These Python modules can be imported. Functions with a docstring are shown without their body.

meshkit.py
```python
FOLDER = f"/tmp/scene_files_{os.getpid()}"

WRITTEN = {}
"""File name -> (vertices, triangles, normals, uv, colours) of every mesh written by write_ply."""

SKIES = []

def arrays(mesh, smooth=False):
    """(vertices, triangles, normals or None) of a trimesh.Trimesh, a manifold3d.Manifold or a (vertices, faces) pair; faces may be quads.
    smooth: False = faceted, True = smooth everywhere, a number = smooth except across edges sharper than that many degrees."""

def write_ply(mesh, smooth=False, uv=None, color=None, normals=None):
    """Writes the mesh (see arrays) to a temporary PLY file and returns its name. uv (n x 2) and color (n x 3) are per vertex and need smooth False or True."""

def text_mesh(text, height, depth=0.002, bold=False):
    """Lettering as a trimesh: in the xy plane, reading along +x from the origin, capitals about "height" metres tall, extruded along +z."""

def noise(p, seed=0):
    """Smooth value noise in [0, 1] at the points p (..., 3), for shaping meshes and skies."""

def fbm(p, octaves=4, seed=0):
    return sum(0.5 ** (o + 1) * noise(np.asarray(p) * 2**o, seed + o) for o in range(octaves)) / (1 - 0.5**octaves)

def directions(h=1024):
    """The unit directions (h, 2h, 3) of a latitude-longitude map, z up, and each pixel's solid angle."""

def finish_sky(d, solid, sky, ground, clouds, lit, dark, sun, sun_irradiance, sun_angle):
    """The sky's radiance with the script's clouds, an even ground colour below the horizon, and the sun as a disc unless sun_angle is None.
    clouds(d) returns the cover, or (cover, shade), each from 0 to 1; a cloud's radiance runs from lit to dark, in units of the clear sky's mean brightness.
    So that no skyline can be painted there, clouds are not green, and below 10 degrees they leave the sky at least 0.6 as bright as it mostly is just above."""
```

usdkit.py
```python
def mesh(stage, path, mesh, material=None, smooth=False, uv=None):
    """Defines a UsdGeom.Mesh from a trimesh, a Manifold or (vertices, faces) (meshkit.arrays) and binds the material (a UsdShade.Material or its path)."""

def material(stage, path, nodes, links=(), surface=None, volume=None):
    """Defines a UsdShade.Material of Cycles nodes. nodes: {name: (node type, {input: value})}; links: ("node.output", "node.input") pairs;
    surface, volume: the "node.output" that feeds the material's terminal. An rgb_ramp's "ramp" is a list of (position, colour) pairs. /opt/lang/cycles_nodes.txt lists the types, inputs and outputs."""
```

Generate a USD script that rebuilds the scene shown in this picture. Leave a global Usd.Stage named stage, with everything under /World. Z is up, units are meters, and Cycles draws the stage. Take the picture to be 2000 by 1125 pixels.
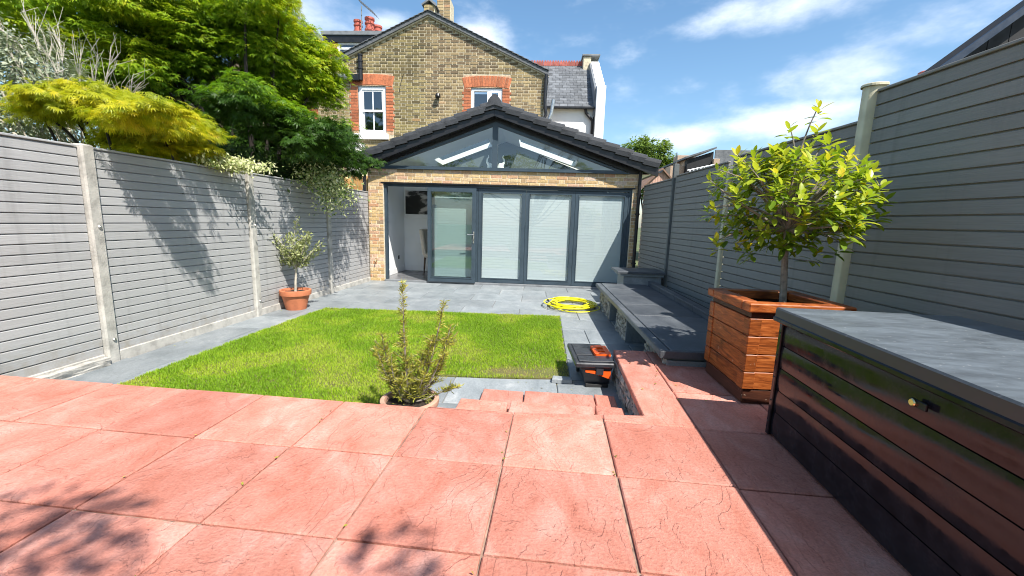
import math, random
import numpy as np, trimesh, shapely, shapely.geometry as sg
import manifold3d
import usdkit, meshkit
from pxr import Usd, UsdGeom, UsdLux, UsdShade, Gf, Sdf, Vt

random.seed(7); rng = np.random.default_rng(7)
stage = Usd.Stage.CreateInMemory()
UsdGeom.SetStageUpAxis(stage, UsdGeom.Tokens.z); UsdGeom.SetStageMetersPerUnit(stage, 1.0)
UsdGeom.Xform.Define(stage, '/World'); UsdGeom.Scope.Define(stage, '/World/Looks')

# ------------------------------------------------------------------ camera
F_PX = 803.58; CAM = np.array([2.181, -1.824, 1.107])
PITCH, YAW, ROLL = 0.161744138, -0.0555824303, 0.0300097085
EXPOSURE = 0.9
def cam_axes():
    cp, sp, cy, sy, cr, sr = math.cos(PITCH), math.sin(PITCH), math.cos(YAW), math.sin(YAW), math.cos(ROLL), math.sin(ROLL)
    f = np.array([sy*cp, cy*cp, -sp]); r = np.array([cy, -sy, 0.0]); u = np.cross(r, f)
    return cr*r+sr*u, -sr*r+cr*u, f
RI, UP, FW = cam_axes()
cam = UsdGeom.Camera.Define(stage, '/World/camera')
cam.CreateHorizontalApertureAttr(36.0); cam.CreateVerticalApertureAttr(36.0*9/16); cam.CreateFocalLengthAttr(36.0*F_PX/2000)
cam.CreateClippingRangeAttr(Gf.Vec2f(0.02, 2000)); cam.CreateExposureAttr(EXPOSURE)
cam.AddTransformOp().Set(Gf.Matrix4d(*[float(x) for x in (*RI, 0, *UP, 0, *(-FW), 0, *CAM, 1)]))

# ------------------------------------------------------------------ sky and sun
SUN = np.array([0.475, -0.57, 1.0]); SUN /= np.linalg.norm(SUN)
SUN_I, SKY_S = 1.25, 0.095
ELEV, ROT = math.asin(SUN[2]), math.atan2(SUN[0], SUN[1])
def ray(x, y):
    return RI*(x-1000)/F_PX - UP*(y-562.5)/F_PX + FW
def at(x, y, Y):
    d = ray(x, y); return CAM + d*(Y-CAM[1])/d[1]
clouds = [  # direction of the cloud's middle, half size across, up
    ((560, 45), .17, .09, .95), ((935, 85), .07, .05, .95), ((760, 45), .07, .03, .75), ((1540, 15), .20, .04, .85), ((1650, 140), .12, .05, 1.0), ((1590, 220), .20, .035, .8),
    ((1340, 268), .09, .03, 1.0), ((1480, 245), .10, .03, .75), ((1800, 60), .12, .05, .6)]
nodes = {'tc': ('texture_coordinate', {}), 'sky': ('sky_texture', {'sky_type': 'single_scattering', 'sun_disc': False, 'sun_elevation': ELEV, 'sun_rotation': ROT, 'altitude': 50.0, 'air_density': 1.0, 'aerosol_density': 1.1, 'ozone_density': 2.0}),
    'n1': ('noise_texture', {'scale': 7.0, 'detail': 9.0, 'roughness': 0.6}), 'n2': ('noise_texture', {'scale': 2.1, 'detail': 6.0, 'roughness': 0.55}),
    'map': ('mapping', {'scale': (1.0, 1.0, 2.2)}), 'bg': ('background_shader', {'strength': SKY_S})}
links = [('tc.generated', 'map.vector'), ('map.vector', 'n1.vector'), ('map.vector', 'n2.vector')]
prev = None
for i, ((px, py), hw, hh, s) in enumerate(clouds):
    c = ray(px, py); c = c/np.linalg.norm(c)
    right = np.array([c[1], -c[0], 0]); right /= np.linalg.norm(right); up = np.cross(right, c)
    nodes[f'u{i}'] = ('vector_math', {'math_type': 'dot_product', 'vector2': tuple(right/hw)})
    nodes[f'v{i}'] = ('vector_math', {'math_type': 'dot_product', 'vector2': tuple(up/hh)})
    nodes[f'c{i}'] = ('combine_xyz', {}); nodes[f'l{i}'] = ('vector_math', {'math_type': 'length'})
    nodes[f'm{i}'] = ('map_range', {'range_type': 'smoothstep', 'from_min': 1.5, 'from_max': 0.0, 'to_min': 0.0, 'to_max': s, 'clamp': True})
    nodes[f'd{i}'] = ('vector_math', {'math_type': 'dot_product', 'vector2': tuple(c)}); nodes[f'f{i}'] = ('math', {'math_type': 'greater_than', 'value2': 0.0}); nodes[f'g{i}'] = ('math', {'math_type': 'multiply'})
    links += [('tc.generated', f'u{i}.vector1'), ('tc.generated', f'v{i}.vector1'), ('tc.generated', f'd{i}.vector1'), (f'u{i}.value', f'c{i}.x'), (f'v{i}.value', f'c{i}.y'), (f'c{i}.vector', f'l{i}.vector1'),
              (f'l{i}.value', f'm{i}.value'), (f'd{i}.value', f'f{i}.value1'), (f'm{i}.result', f'g{i}.value1'), (f'f{i}.value', f'g{i}.value2')]
    if prev:
        nodes[f'x{i}'] = ('math', {'math_type': 'smoothmax', 'value3': 0.15}); links += [(prev, f'x{i}.value1'), (f'g{i}.value', f'x{i}.value2')]; prev = f'x{i}.value'
    else: prev = f'g{i}.value'
nodes.update({'a1': ('math', {'math_type': 'multiply_add', 'value2': 0.62, 'value3': -0.78}), 'a2': ('math', {'math_type': 'add'}), 'a3': ('math', {'math_type': 'multiply_add', 'value2': 0.30}),
    'cov': ('map_range', {'range_type': 'smoothstep', 'from_min': -0.06, 'from_max': 0.62, 'to_min': 0.0, 'to_max': .92, 'clamp': True}),
    'shade': ('map_range', {'from_min': 0.35, 'from_max': 0.62, 'clamp': True}), 'ccol': ('mix_color', {'a': (5.6, 6.4, 7.8), 'b': (9.6, 9.9, 10.2)}), 'mix': ('mix_color', {})})
links += [(prev, 'a1.value1'), ('n1.fac', 'a2.value1'), ('a1.value', 'a2.value2'), ('n2.fac', 'a3.value1'), ('a2.value', 'a3.value3'), ('a3.value', 'cov.value'), ('n2.fac', 'shade.value'), ('shade.result', 'ccol.fac'),
    ('cov.result', 'mix.fac'), ('sky.color', 'sat.color'), ('sat.color', 'mix.a'), ('ccol.result', 'mix.b'), ('mix.result', 'bg.color')]
nodes['sat'] = ('hsv', {'hue': .492, 'saturation': 1.12, 'value': 1.22})
nodes['a3'] = ('math', {'math_type': 'multiply_add', 'value2': 0.35})
skymat = usdkit.material(stage, '/World/Looks/sky_look', nodes, links, surface='bg.background')
dome = UsdLux.DomeLight.Define(stage, '/World/sky')
UsdShade.MaterialBindingAPI.Apply(dome.GetPrim()).Bind(skymat)
dome.GetPrim().SetCustomDataByKey('label', 'blue summer sky with soft white clouds'); dome.GetPrim().SetCustomDataByKey('kind', 'structure'); dome.GetPrim().SetCustomDataByKey('category', 'sky')
sun = UsdLux.DistantLight.Define(stage, '/World/sun')
sun.CreateNormalizeAttr(True); sun.CreateIntensityAttr(SUN_I); sun.CreateAngleAttr(0.53); sun.CreateColorAttr(Gf.Vec3f(1.0, 0.955, 0.88))
_x = np.cross([0, 0, 1.0], SUN); _x /= np.linalg.norm(_x); _y = np.cross(SUN, _x)
sun.AddTransformOp().Set(Gf.Matrix4d(*[float(v) for v in (*_x, 0, *_y, 0, *SUN, 0, 0, 0, 20, 1)]))

# ------------------------------------------------------------------ helpers
COUNT, LOC = {}, {}
def unique(parent, name):
    k = (parent, name); n = COUNT.get(k, 0); COUNT[k] = n+1
    return name if n == 0 else f'{name}_{n:03d}'
def data(prim, label=None, cat=None, group=None, kind=None):
    for k, v in (('label', label), ('category', cat), ('group', group), ('kind', kind)):
        if v: prim.SetCustomDataByKey(k, v)
def thing(name, label, cat, loc=(0, 0, 0), group=None, kind=None):
    path = '/World/'+unique('/World', name); x = UsdGeom.Xform.Define(stage, path)
    x.AddTranslateOp().Set(Gf.Vec3d(*map(float, loc))); LOC[path] = np.array(loc, float)
    data(x.GetPrim(), label, cat, group, kind); return path
def verts(m):
    if hasattr(m, 'to_mesh'):
        q = m.to_mesh(); return np.array(q.vert_properties[:, :3], float), np.array(q.tri_verts)
    if isinstance(m, trimesh.Trimesh): return np.array(m.vertices, float), np.array(m.faces)
    return np.asarray(m[0], float), np.asarray(m[1])
def ob(name, m, mat, parent=None, tone=None, smooth=False, label=None, cat=None, group=None, kind=None):
    """One Mesh; vertices are given in world coordinates and stored relative to the thing's base."""
    parent = parent or '/World'; v, f = verts(m)
    base = LOC.get(parent, np.zeros(3)); path = parent+'/'+unique(parent, name)
    LOC[path] = base
    if tone is not None and np.ndim(tone) == 0: tone = np.full(len(v), float(tone))
    if smooth and tone is not None: smooth = True
    g = usdkit.mesh(stage, path, (v-base, f), MAT[mat], smooth=smooth)
    if tone is not None:
        UsdGeom.PrimvarsAPI(g).CreatePrimvar('tone', Sdf.ValueTypeNames.FloatArray, 'vertex').Set(Vt.FloatArray.FromNumpy(np.asarray(tone, np.float32)))
    data(g.GetPrim(), label, cat, group, kind); return path
def cat_(ms):
    V, F, n = [], [], 0
    for m in ms:
        v, f = verts(m)
        if f.shape[1] == 4: f = np.vstack([f[:, [0, 1, 2]], f[:, [0, 2, 3]]])
        V.append(v); F.append(f+n); n += len(v)
    return np.vstack(V), np.vstack(F)
_corner = [(sx, sy, sz, k) for sx in (-1, 1) for sy in (-1, 1) for sz in (-1, 1) for k in range(3)]
_hp = [tuple((s if i == k else s*.9) for i, s in enumerate((sx, sy, sz))) for sx, sy, sz, k in _corner]
_hull = trimesh.convex.convex_hull(np.array(_hp)); _order = [int(np.argmin(np.linalg.norm(np.array(_hp)-v, axis=1))) for v in _hull.vertices]
_BF = np.array(_order)[_hull.faces]
_CS = np.array([c[:3] for c in _corner], float); _CK = np.array([c[3] for c in _corner])
def bx(x0, x1, y0, y1, z0, z1, b=0.003):
    """Box with chamfered edges."""
    c = np.array([(x0+x1)/2, (y0+y1)/2, (z0+z1)/2]); h = np.array([abs(x1-x0), abs(y1-y0), abs(z1-z0)])/2
    b = min(b, h.min()*.45)
    v = _CS*(h-b); v[np.arange(24), _CK] = _CS[np.arange(24), _CK]*h[_CK]
    return v+c, _BF
def xf(m, rot=None, off=(0, 0, 0), about=None):
    v, f = verts(m); a = np.zeros(3) if about is None else np.asarray(about, float)
    if rot is not None: v = (v-a)@np.asarray(rot).T+a
    return v+np.asarray(off, float), f
def Rz(d): a = math.radians(d); return np.array([[math.cos(a), -math.sin(a), 0], [math.sin(a), math.cos(a), 0], [0, 0, 1]])
def Rx(d): a = math.radians(d); return np.array([[1, 0, 0], [0, math.cos(a), -math.sin(a)], [0, math.sin(a), math.cos(a)]])
def Ry(d): a = math.radians(d); return np.array([[math.cos(a), 0, math.sin(a)], [0, 1, 0], [-math.sin(a), 0, math.cos(a)]])
def tube(pts, rad, sides=8, caps=True):
    P = np.asarray(pts, float); n = len(P); r = np.broadcast_to(rad, n) if np.ndim(rad) == 0 else np.asarray(rad, float)
    T = np.gradient(P, axis=0); T /= np.linalg.norm(T, axis=1, keepdims=True)+1e-12
    u = np.cross(T[0], [0, 0, 1.0] if abs(T[0][2]) < .9 else [1.0, 0, 0]); u /= np.linalg.norm(u); V = []
    for i in range(n):
        u = u-T[i]*(u@T[i]); u /= np.linalg.norm(u)+1e-12; w = np.cross(T[i], u)
        a = np.linspace(0, 2*np.pi, sides, endpoint=False)
        V.append(P[i]+r[i]*(np.cos(a)[:, None]*u+np.sin(a)[:, None]*w))
    V = np.vstack(V); F = []
    for i in range(n-1):
        for k in range(sides):
            a, b, c, d = i*sides+k, i*sides+(k+1) % sides, (i+1)*sides+(k+1) % sides, (i+1)*sides+k
            F += [(a, b, c), (a, c, d)]
    if caps:
        V = np.vstack([V, P[0], P[-1]]); m = len(V)
        for k in range(sides):
            F.append((m-2, (k+1) % sides, k)); F.append((m-1, (n-1)*sides+k, (n-1)*sides+(k+1) % sides))
    return V, np.array(F)
def lathe(profile, c, sides=32):
    pr = np.asarray(profile, float); m = trimesh.creation.revolve(pr, sections=sides); return np.array(m.vertices)+np.asarray(c, float), np.array(m.faces)
def extrude_xz(poly, y0, y1):
    """A polygon drawn in x, z, given thickness from y0 to y1."""
    m = trimesh.creation.extrude_polygon(poly, y1-y0, engine='earcut'); v = np.array(m.vertices)
    return np.stack([v[:, 0], y1-v[:, 2], v[:, 1]], 1), np.array(m.faces)
def extrude_yz(poly, x0, x1):
    m = trimesh.creation.extrude_polygon(poly, x1-x0, engine='earcut'); v = np.array(m.vertices)
    return np.stack([x0+v[:, 2], v[:, 0], v[:, 1]], 1), np.array(m.faces)
def extrude_xy(poly, z0, z1):
    m = trimesh.creation.extrude_polygon(poly, z1-z0, engine='earcut'); v = np.array(m.vertices); v[:, 2] += z0; return v, np.array(m.faces)
def bevel_slab(poly, z0, z1, b=.006):
    """Paving slab: vertical sides and a small chamfer round the top."""
    p = shapely.geometry.polygon.orient(poly.simplify(1e-4)); xy = np.array(p.exterior.coords)[:-1]; n = len(xy)
    e = np.roll(xy, -1, 0)-xy; e /= np.linalg.norm(e, axis=1, keepdims=True); nm = np.stack([-e[:, 1], e[:, 0]], 1)
    k = nm+np.roll(nm, 1, 0); k /= np.maximum((k*k).sum(1, keepdims=True)/2, .3)
    inn = xy+k*b
    V = np.vstack([np.c_[xy, np.full(n, z0)], np.c_[xy, np.full(n, z1-b)], np.c_[inn, np.full(n, z1)]]); F = []
    for lv in (0, 1):
        for i in range(n):
            j = (i+1) % n; F += [(lv*n+i, lv*n+j, lv*n+n+j), (lv*n+i, lv*n+n+j, lv*n+n+i)]
    tri = trimesh.creation.triangulate_polygon(sg.Polygon(inn), engine='earcut')
    tv, tf = tri; idx = [2*n+int(np.argmin(((inn-q)**2).sum(1))) for q in tv]
    for t in tf:
        a, b2, c = [idx[q] for q in t]
        if np.cross(V[b2, :2]-V[a, :2], V[c, :2]-V[a, :2]) < 0: b2, c = c, b2
        F.append((a, b2, c))
    return V, np.array(F)

# ------------------------------------------------------------------ materials
MAT = {}
def M(name, nodes, links=(), surface='p.BSDF', volume=None):
    MAT[name] = usdkit.material(stage, '/World/Looks/'+name, nodes, list(links), surface=surface, volume=volume)
def simple(name, col, rough=.6, vary=.15, scale=6.0, bump=0.0, bscale=60.0, spec=.4, metallic=0.0, tone=False, detail=4.0, stretch=(1, 1, 1), second=None, **kw):
    """Base colour broken up by two noises (and by the per-piece tone when asked), with fine relief."""
    c = np.array(col, float); d = c*(1-vary*1.6); l = np.minimum(c*(1+vary), .95)
    if second is not None: d = np.array(second, float)
    n = {'g': ('geometry', {}), 'map': ('mapping', {'scale': stretch}), 'n': ('noise_texture', {'scale': scale, 'detail': detail, 'roughness': .62}), 'r': ('rgb_ramp', {'ramp': [(.3, tuple(d)), (.5, tuple(c)), (.72, tuple(l))]}),
         'p': ('principled_bsdf', {'roughness': rough, 'specular_ior_level': spec, 'metallic': metallic, **kw}), 'rr': ('map_range', {'from_min': .3, 'from_max': .7, 'to_min': max(rough-.12, .02), 'to_max': min(rough+.12, 1)})}
    k = [('g.position', 'map.vector'), ('map.vector', 'n.vector'), ('n.fac', 'r.fac'), ('n.fac', 'rr.value'), ('rr.result', 'p.roughness')]
    out = 'r.color'
    if tone:
        n['at'] = ('attribute', {'attribute': 'tone'}); n['hv'] = ('hsv', {}); n['tv'] = ('map_range', {'from_min': 0.0, 'from_max': 1.0, 'to_min': .72, 'to_max': 1.28})
        k += [('at.fac', 'tv.value'), ('tv.result', 'hv.value'), (out, 'hv.color')]; out = 'hv.color'
    k.append((out, 'p.base_color'))
    if bump:
        n['bn'] = ('noise_texture', {'scale': bscale, 'detail': 6.0, 'roughness': .65}); n['b'] = ('bump', {'strength': 1.0, 'distance': bump})
        k += [('map.vector', 'bn.vector'), ('bn.fac', 'b.height'), ('b.normal', 'p.normal')]
    M(name, n, k)
def leaf(name, cols, trans=.35, rough=.45, spec=.35):
    """Leaf colour from the per-leaf tone; light passes through."""
    st = list(zip(np.linspace(0, 1, len(cols)), cols))
    M(name, {'at': ('attribute', {'attribute': 'tone'}), 'r': ('rgb_ramp', {'ramp': st}), 'p': ('principled_bsdf', {'roughness': rough, 'specular_ior_level': spec}), 't': ('translucent_bsdf', {}),
             'gm': ('mix_color', {'blend_type': 'multiply', 'fac': 1.0, 'b': (1.25, 1.3, .75)}), 'm': ('mix_closure', {'fac': trans})},
      [('at.fac', 'r.fac'), ('r.color', 'p.base_color'), ('r.color', 'gm.a'), ('gm.result', 't.color'), ('p.BSDF', 'm.closure1'), ('t.BSDF', 'm.closure2')], surface='m.closure')

def riven(name, stops, rough, bump, scale, spec=.35, grit=.22):
    """Riven paving: mottled colour, stepped cleft ledges, pits and grit, tone per slab."""
    M(name, {'g': ('geometry', {}), 'at': ('attribute', {'attribute': 'tone'}), 'w': ('combine_xyz', {}), 'sc': ('math', {'math_type': 'multiply', 'value2': 37.0}), 'off': ('vector_math', {'math_type': 'add'}),
        'rot': ('math', {'math_type': 'multiply', 'value2': 6.0}), 'rv': ('combine_xyz', {}), 'map': ('mapping', {'scale': (1.0, .68, 1.0)}),
        'n': ('noise_texture', {'scale': scale, 'detail': 9.0, 'roughness': .68, 'distortion': .5}), 'n2': ('noise_texture', {'scale': scale*.3, 'detail': 3.0}),
        'ad': ('math', {'math_type': 'multiply_add', 'value2': .5}), 'r': ('rgb_ramp', {'ramp': stops}), 'hv': ('hsv', {}), 'tv': ('map_range', {'to_min': .86, 'to_max': 1.14}),
        'cl': ('noise_texture', {'scale': scale*.55, 'detail': 6.0, 'roughness': .52, 'distortion': .8}), 'st': ('math', {'math_type': 'multiply', 'value2': 11.0}), 'fl': ('math', {'math_type': 'floor'}), 'fr': ('math', {'math_type': 'fraction'}),
        'led': ('map_range', {'from_min': .0, 'from_max': .07, 'to_min': .0, 'to_max': 1.0, 'clamp': True}), 'hs': ('math', {'math_type': 'add'}),
        'gate': ('noise_texture', {'scale': scale*.7, 'detail': 2.0}), 'gr': ('map_range', {'from_min': .42, 'from_max': .58, 'clamp': True}), 'lc': ('map_range', {'from_min': .0, 'from_max': .10, 'to_min': .84, 'to_max': 1.0, 'clamp': True}), 'lm': ('mix_float', {'a': 1.0}),
        'fine': ('noise_texture', {'scale': 75.0, 'detail': 5.0, 'roughness': .7}), 'fc': ('map_range', {'from_min': .3, 'from_max': .7, 'to_min': 1-grit, 'to_max': 1+grit*.6}), 'mm': ('math', {'math_type': 'multiply'}), 'cc': ('combine_xyz', {}), 'cm': ('mix_color', {'blend_type': 'multiply', 'fac': 1.0}),
        'h1': ('math', {'math_type': 'multiply_add', 'value2': .32}), 'h2': ('math', {'math_type': 'multiply_add', 'value2': .9}), 'b': ('bump', {'strength': 1.0, 'distance': bump}), 'p': ('principled_bsdf', {'roughness': rough, 'specular_ior_level': spec})},
      [('at.fac', 'sc.value1'), ('sc.value', 'w.x'), ('sc.value', 'w.y'), ('g.position', 'off.vector1'), ('w.vector', 'off.vector2'), ('at.fac', 'rot.value1'), ('rot.value', 'rv.z'), ('rv.vector', 'map.rotation'), ('off.vector', 'map.vector'),
       ('map.vector', 'n.vector'), ('map.vector', 'n2.vector'), ('map.vector', 'cl.vector'), ('map.vector', 'gate.vector'), ('g.position', 'fine.vector'), ('n2.fac', 'ad.value1'), ('n.fac', 'ad.value3'), ('ad.value', 'r.fac'), ('r.color', 'hv.color'), ('at.fac', 'tv.value'), ('tv.result', 'hv.value'),
       ('cl.fac', 'st.value1'), ('st.value', 'fl.value1'), ('st.value', 'fr.value1'), ('fr.value', 'led.value'), ('fl.value', 'hs.value1'), ('led.result', 'hs.value2'), ('gate.fac', 'gr.value'), ('fr.value', 'lc.value'), ('gr.result', 'lm.fac'), ('lc.result', 'lm.b'),
       ('fine.fac', 'fc.value'), ('fc.result', 'mm.value1'), ('lm.result', 'mm.value2'), ('mm.value', 'cc.x'), ('mm.value', 'cc.y'), ('mm.value', 'cc.z'), ('hv.color', 'cm.a'), ('cc.vector', 'cm.b'), ('cm.result', 'p.base_color'),
       ('hs.value', 'h1.value1'), ('fine.fac', 'h1.value3'), ('n.fac', 'h2.value1'), ('h1.value', 'h2.value3'), ('h2.value', 'b.height'), ('b.normal', 'p.normal')])
riven('red_paving', [(.38, (.34, .095, .060)), (.58, (.45, .165, .118)), (.78, (.53, .225, .172)), (1.02, (.60, .33, .275))], .82, .007, 5.5, .16)
riven('slate_paving', [(.4, (.115, .132, .143)), (.65, (.19, .212, .225)), (.85, (.24, .262, .275)), (1.0, (.33, .345, .35))], .5, .003, 4.0)
riven('bench_slate', [(.4, (.036, .041, .049)), (.65, (.062, .070, .081)), (.9, (.10, .11, .122)), (1.0, (.16, .165, .17))], .42, .0025, 4.0)
simple('grout', (.30, .20, .15), .9, .35, 14, .004)
simple('slate_joint', (.20, .20, .19), .9, .3, 12, .003)
simple('earth', (.085, .065, .04), .95, .4, 9, .02, 30)
simple('ground_far', (.09, .11, .045), .95, .4, 2, .02, 10)
simple('turf_soil', (.10, .105, .030), .95, .45, 6, .01, 40, second=(.15, .115, .05))
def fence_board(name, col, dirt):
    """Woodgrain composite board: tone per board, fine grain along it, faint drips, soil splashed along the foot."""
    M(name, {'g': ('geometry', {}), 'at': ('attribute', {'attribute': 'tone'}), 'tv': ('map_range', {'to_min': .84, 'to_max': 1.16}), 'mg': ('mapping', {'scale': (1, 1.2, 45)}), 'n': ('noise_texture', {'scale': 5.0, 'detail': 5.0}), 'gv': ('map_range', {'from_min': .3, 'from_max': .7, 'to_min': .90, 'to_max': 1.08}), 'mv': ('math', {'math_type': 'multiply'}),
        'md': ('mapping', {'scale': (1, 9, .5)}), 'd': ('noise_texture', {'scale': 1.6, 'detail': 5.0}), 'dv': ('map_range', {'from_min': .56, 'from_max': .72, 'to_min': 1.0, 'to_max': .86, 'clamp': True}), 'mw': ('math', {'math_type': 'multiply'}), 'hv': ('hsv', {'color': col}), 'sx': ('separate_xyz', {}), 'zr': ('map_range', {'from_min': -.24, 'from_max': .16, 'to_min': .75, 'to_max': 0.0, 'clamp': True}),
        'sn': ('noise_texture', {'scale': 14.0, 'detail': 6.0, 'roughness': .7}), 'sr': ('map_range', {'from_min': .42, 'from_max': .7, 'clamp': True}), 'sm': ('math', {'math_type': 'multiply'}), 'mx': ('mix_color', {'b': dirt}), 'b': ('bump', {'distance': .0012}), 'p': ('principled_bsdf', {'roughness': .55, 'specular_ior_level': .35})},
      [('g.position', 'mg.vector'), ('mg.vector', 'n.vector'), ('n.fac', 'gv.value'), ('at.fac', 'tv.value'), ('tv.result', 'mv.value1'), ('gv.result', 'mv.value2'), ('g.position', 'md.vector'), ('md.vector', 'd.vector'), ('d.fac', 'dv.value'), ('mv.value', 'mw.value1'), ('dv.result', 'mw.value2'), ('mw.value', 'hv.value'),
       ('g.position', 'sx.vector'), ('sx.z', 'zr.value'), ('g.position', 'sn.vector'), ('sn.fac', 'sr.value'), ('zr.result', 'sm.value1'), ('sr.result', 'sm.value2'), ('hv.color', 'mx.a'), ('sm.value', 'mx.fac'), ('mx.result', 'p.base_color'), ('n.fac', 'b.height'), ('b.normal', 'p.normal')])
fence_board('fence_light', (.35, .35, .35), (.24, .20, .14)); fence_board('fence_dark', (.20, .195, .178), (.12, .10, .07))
simple('concrete', (.40, .385, .35), .85, .22, 9, .004, 70)
simple('cream_post', (.50, .465, .33), .55, .12, 5, .001, 60)
simple('dark_post', (.09, .10, .10), .5, .2, 6, .001, 60)
simple('steel', (.45, .45, .44), .35, .15, 20, metallic=.9)
simple('frame_grey', (.040, .060, .078), .35, .08, 4)
simple('upvc', (.80, .81, .82), .35, .04, 5)
simple('white_render', (.78, .775, .76), .85, .08, 1.2, .003, 90)
simple('black_plastic', (.014, .014, .016), .38, .2, 8)
simple('rubber', (.02, .02, .02), .7, .2, 8)
simple('roof_tile', (.040, .043, .049), .62, .25, 7, .004, 60, tone=True)
simple('slate_roof', (.115, .122, .13), .6, .22, 8, .003, 60, tone=True)
simple('old_tile', (.20, .12, .085), .8, .3, 8, .004, 60, tone=True)
simple('ridge_red', (.36, .10, .075), .75, .25, 8, .003, 60, tone=True)
simple('terracotta', (.47, .155, .072), .75, .16, 7, .002, 50)
simple('old_terracotta', (.42, .25, .18), .8, .2, 9, .003, 50)
simple('chimney_pot', (.42, .105, .075), .75, .2, 6, .003, 50)
simple('mortar', (.52, .46, .33), .9, .22, 16, .004, 90)
simple('red_mortar', (.46, .31, .20), .9, .3, 18, .004, 90)
simple('pale_mortar', (.62, .55, .42), .9, .18, 16, .004, 90)
simple('lead', (.17, .18, .19), .55, .2, 5)
simple('wall_white', (.84, .86, .87), .85, .03, 2)
simple('ceiling_white', (.88, .89, .88), .85, .02, 2)
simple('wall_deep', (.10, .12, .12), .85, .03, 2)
simple('floor_dark', (.13, .13, .135), .28, .2, 3)
simple('cream_fabric', (.56, .50, .42), .9, .08, 30, .002, 200)
simple('dark_wood', (.055, .03, .018), .45, .3, 6, stretch=(1, 1, .3))
M('blind', {'p': ('principled_bsdf', {'base_color': (.66, .72, .735), 'roughness': .5, 'specular_ior_level': .3}), 't': ('translucent_bsdf', {'color': (.62, .66, .66)}), 'm': ('mix_closure', {'fac': .40})}, [('p.BSDF', 'm.closure1'), ('t.BSDF', 'm.closure2')], surface='m.closure')
simple('ornament_white', (.80, .80, .78), .3, .03, 5)
simple('yellow_hose', (.78, .70, .012), .4, .08, 12)
simple('orange_plastic', (.78, .10, .012), .38, .06, 8)
simple('tool_black', (.030, .032, .038), .33, .2, 12)
simple('chest_black', (.0085, .0075, .009),   .13, .3, 12, spec=.27, bump=.0005, bscale=9)
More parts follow.
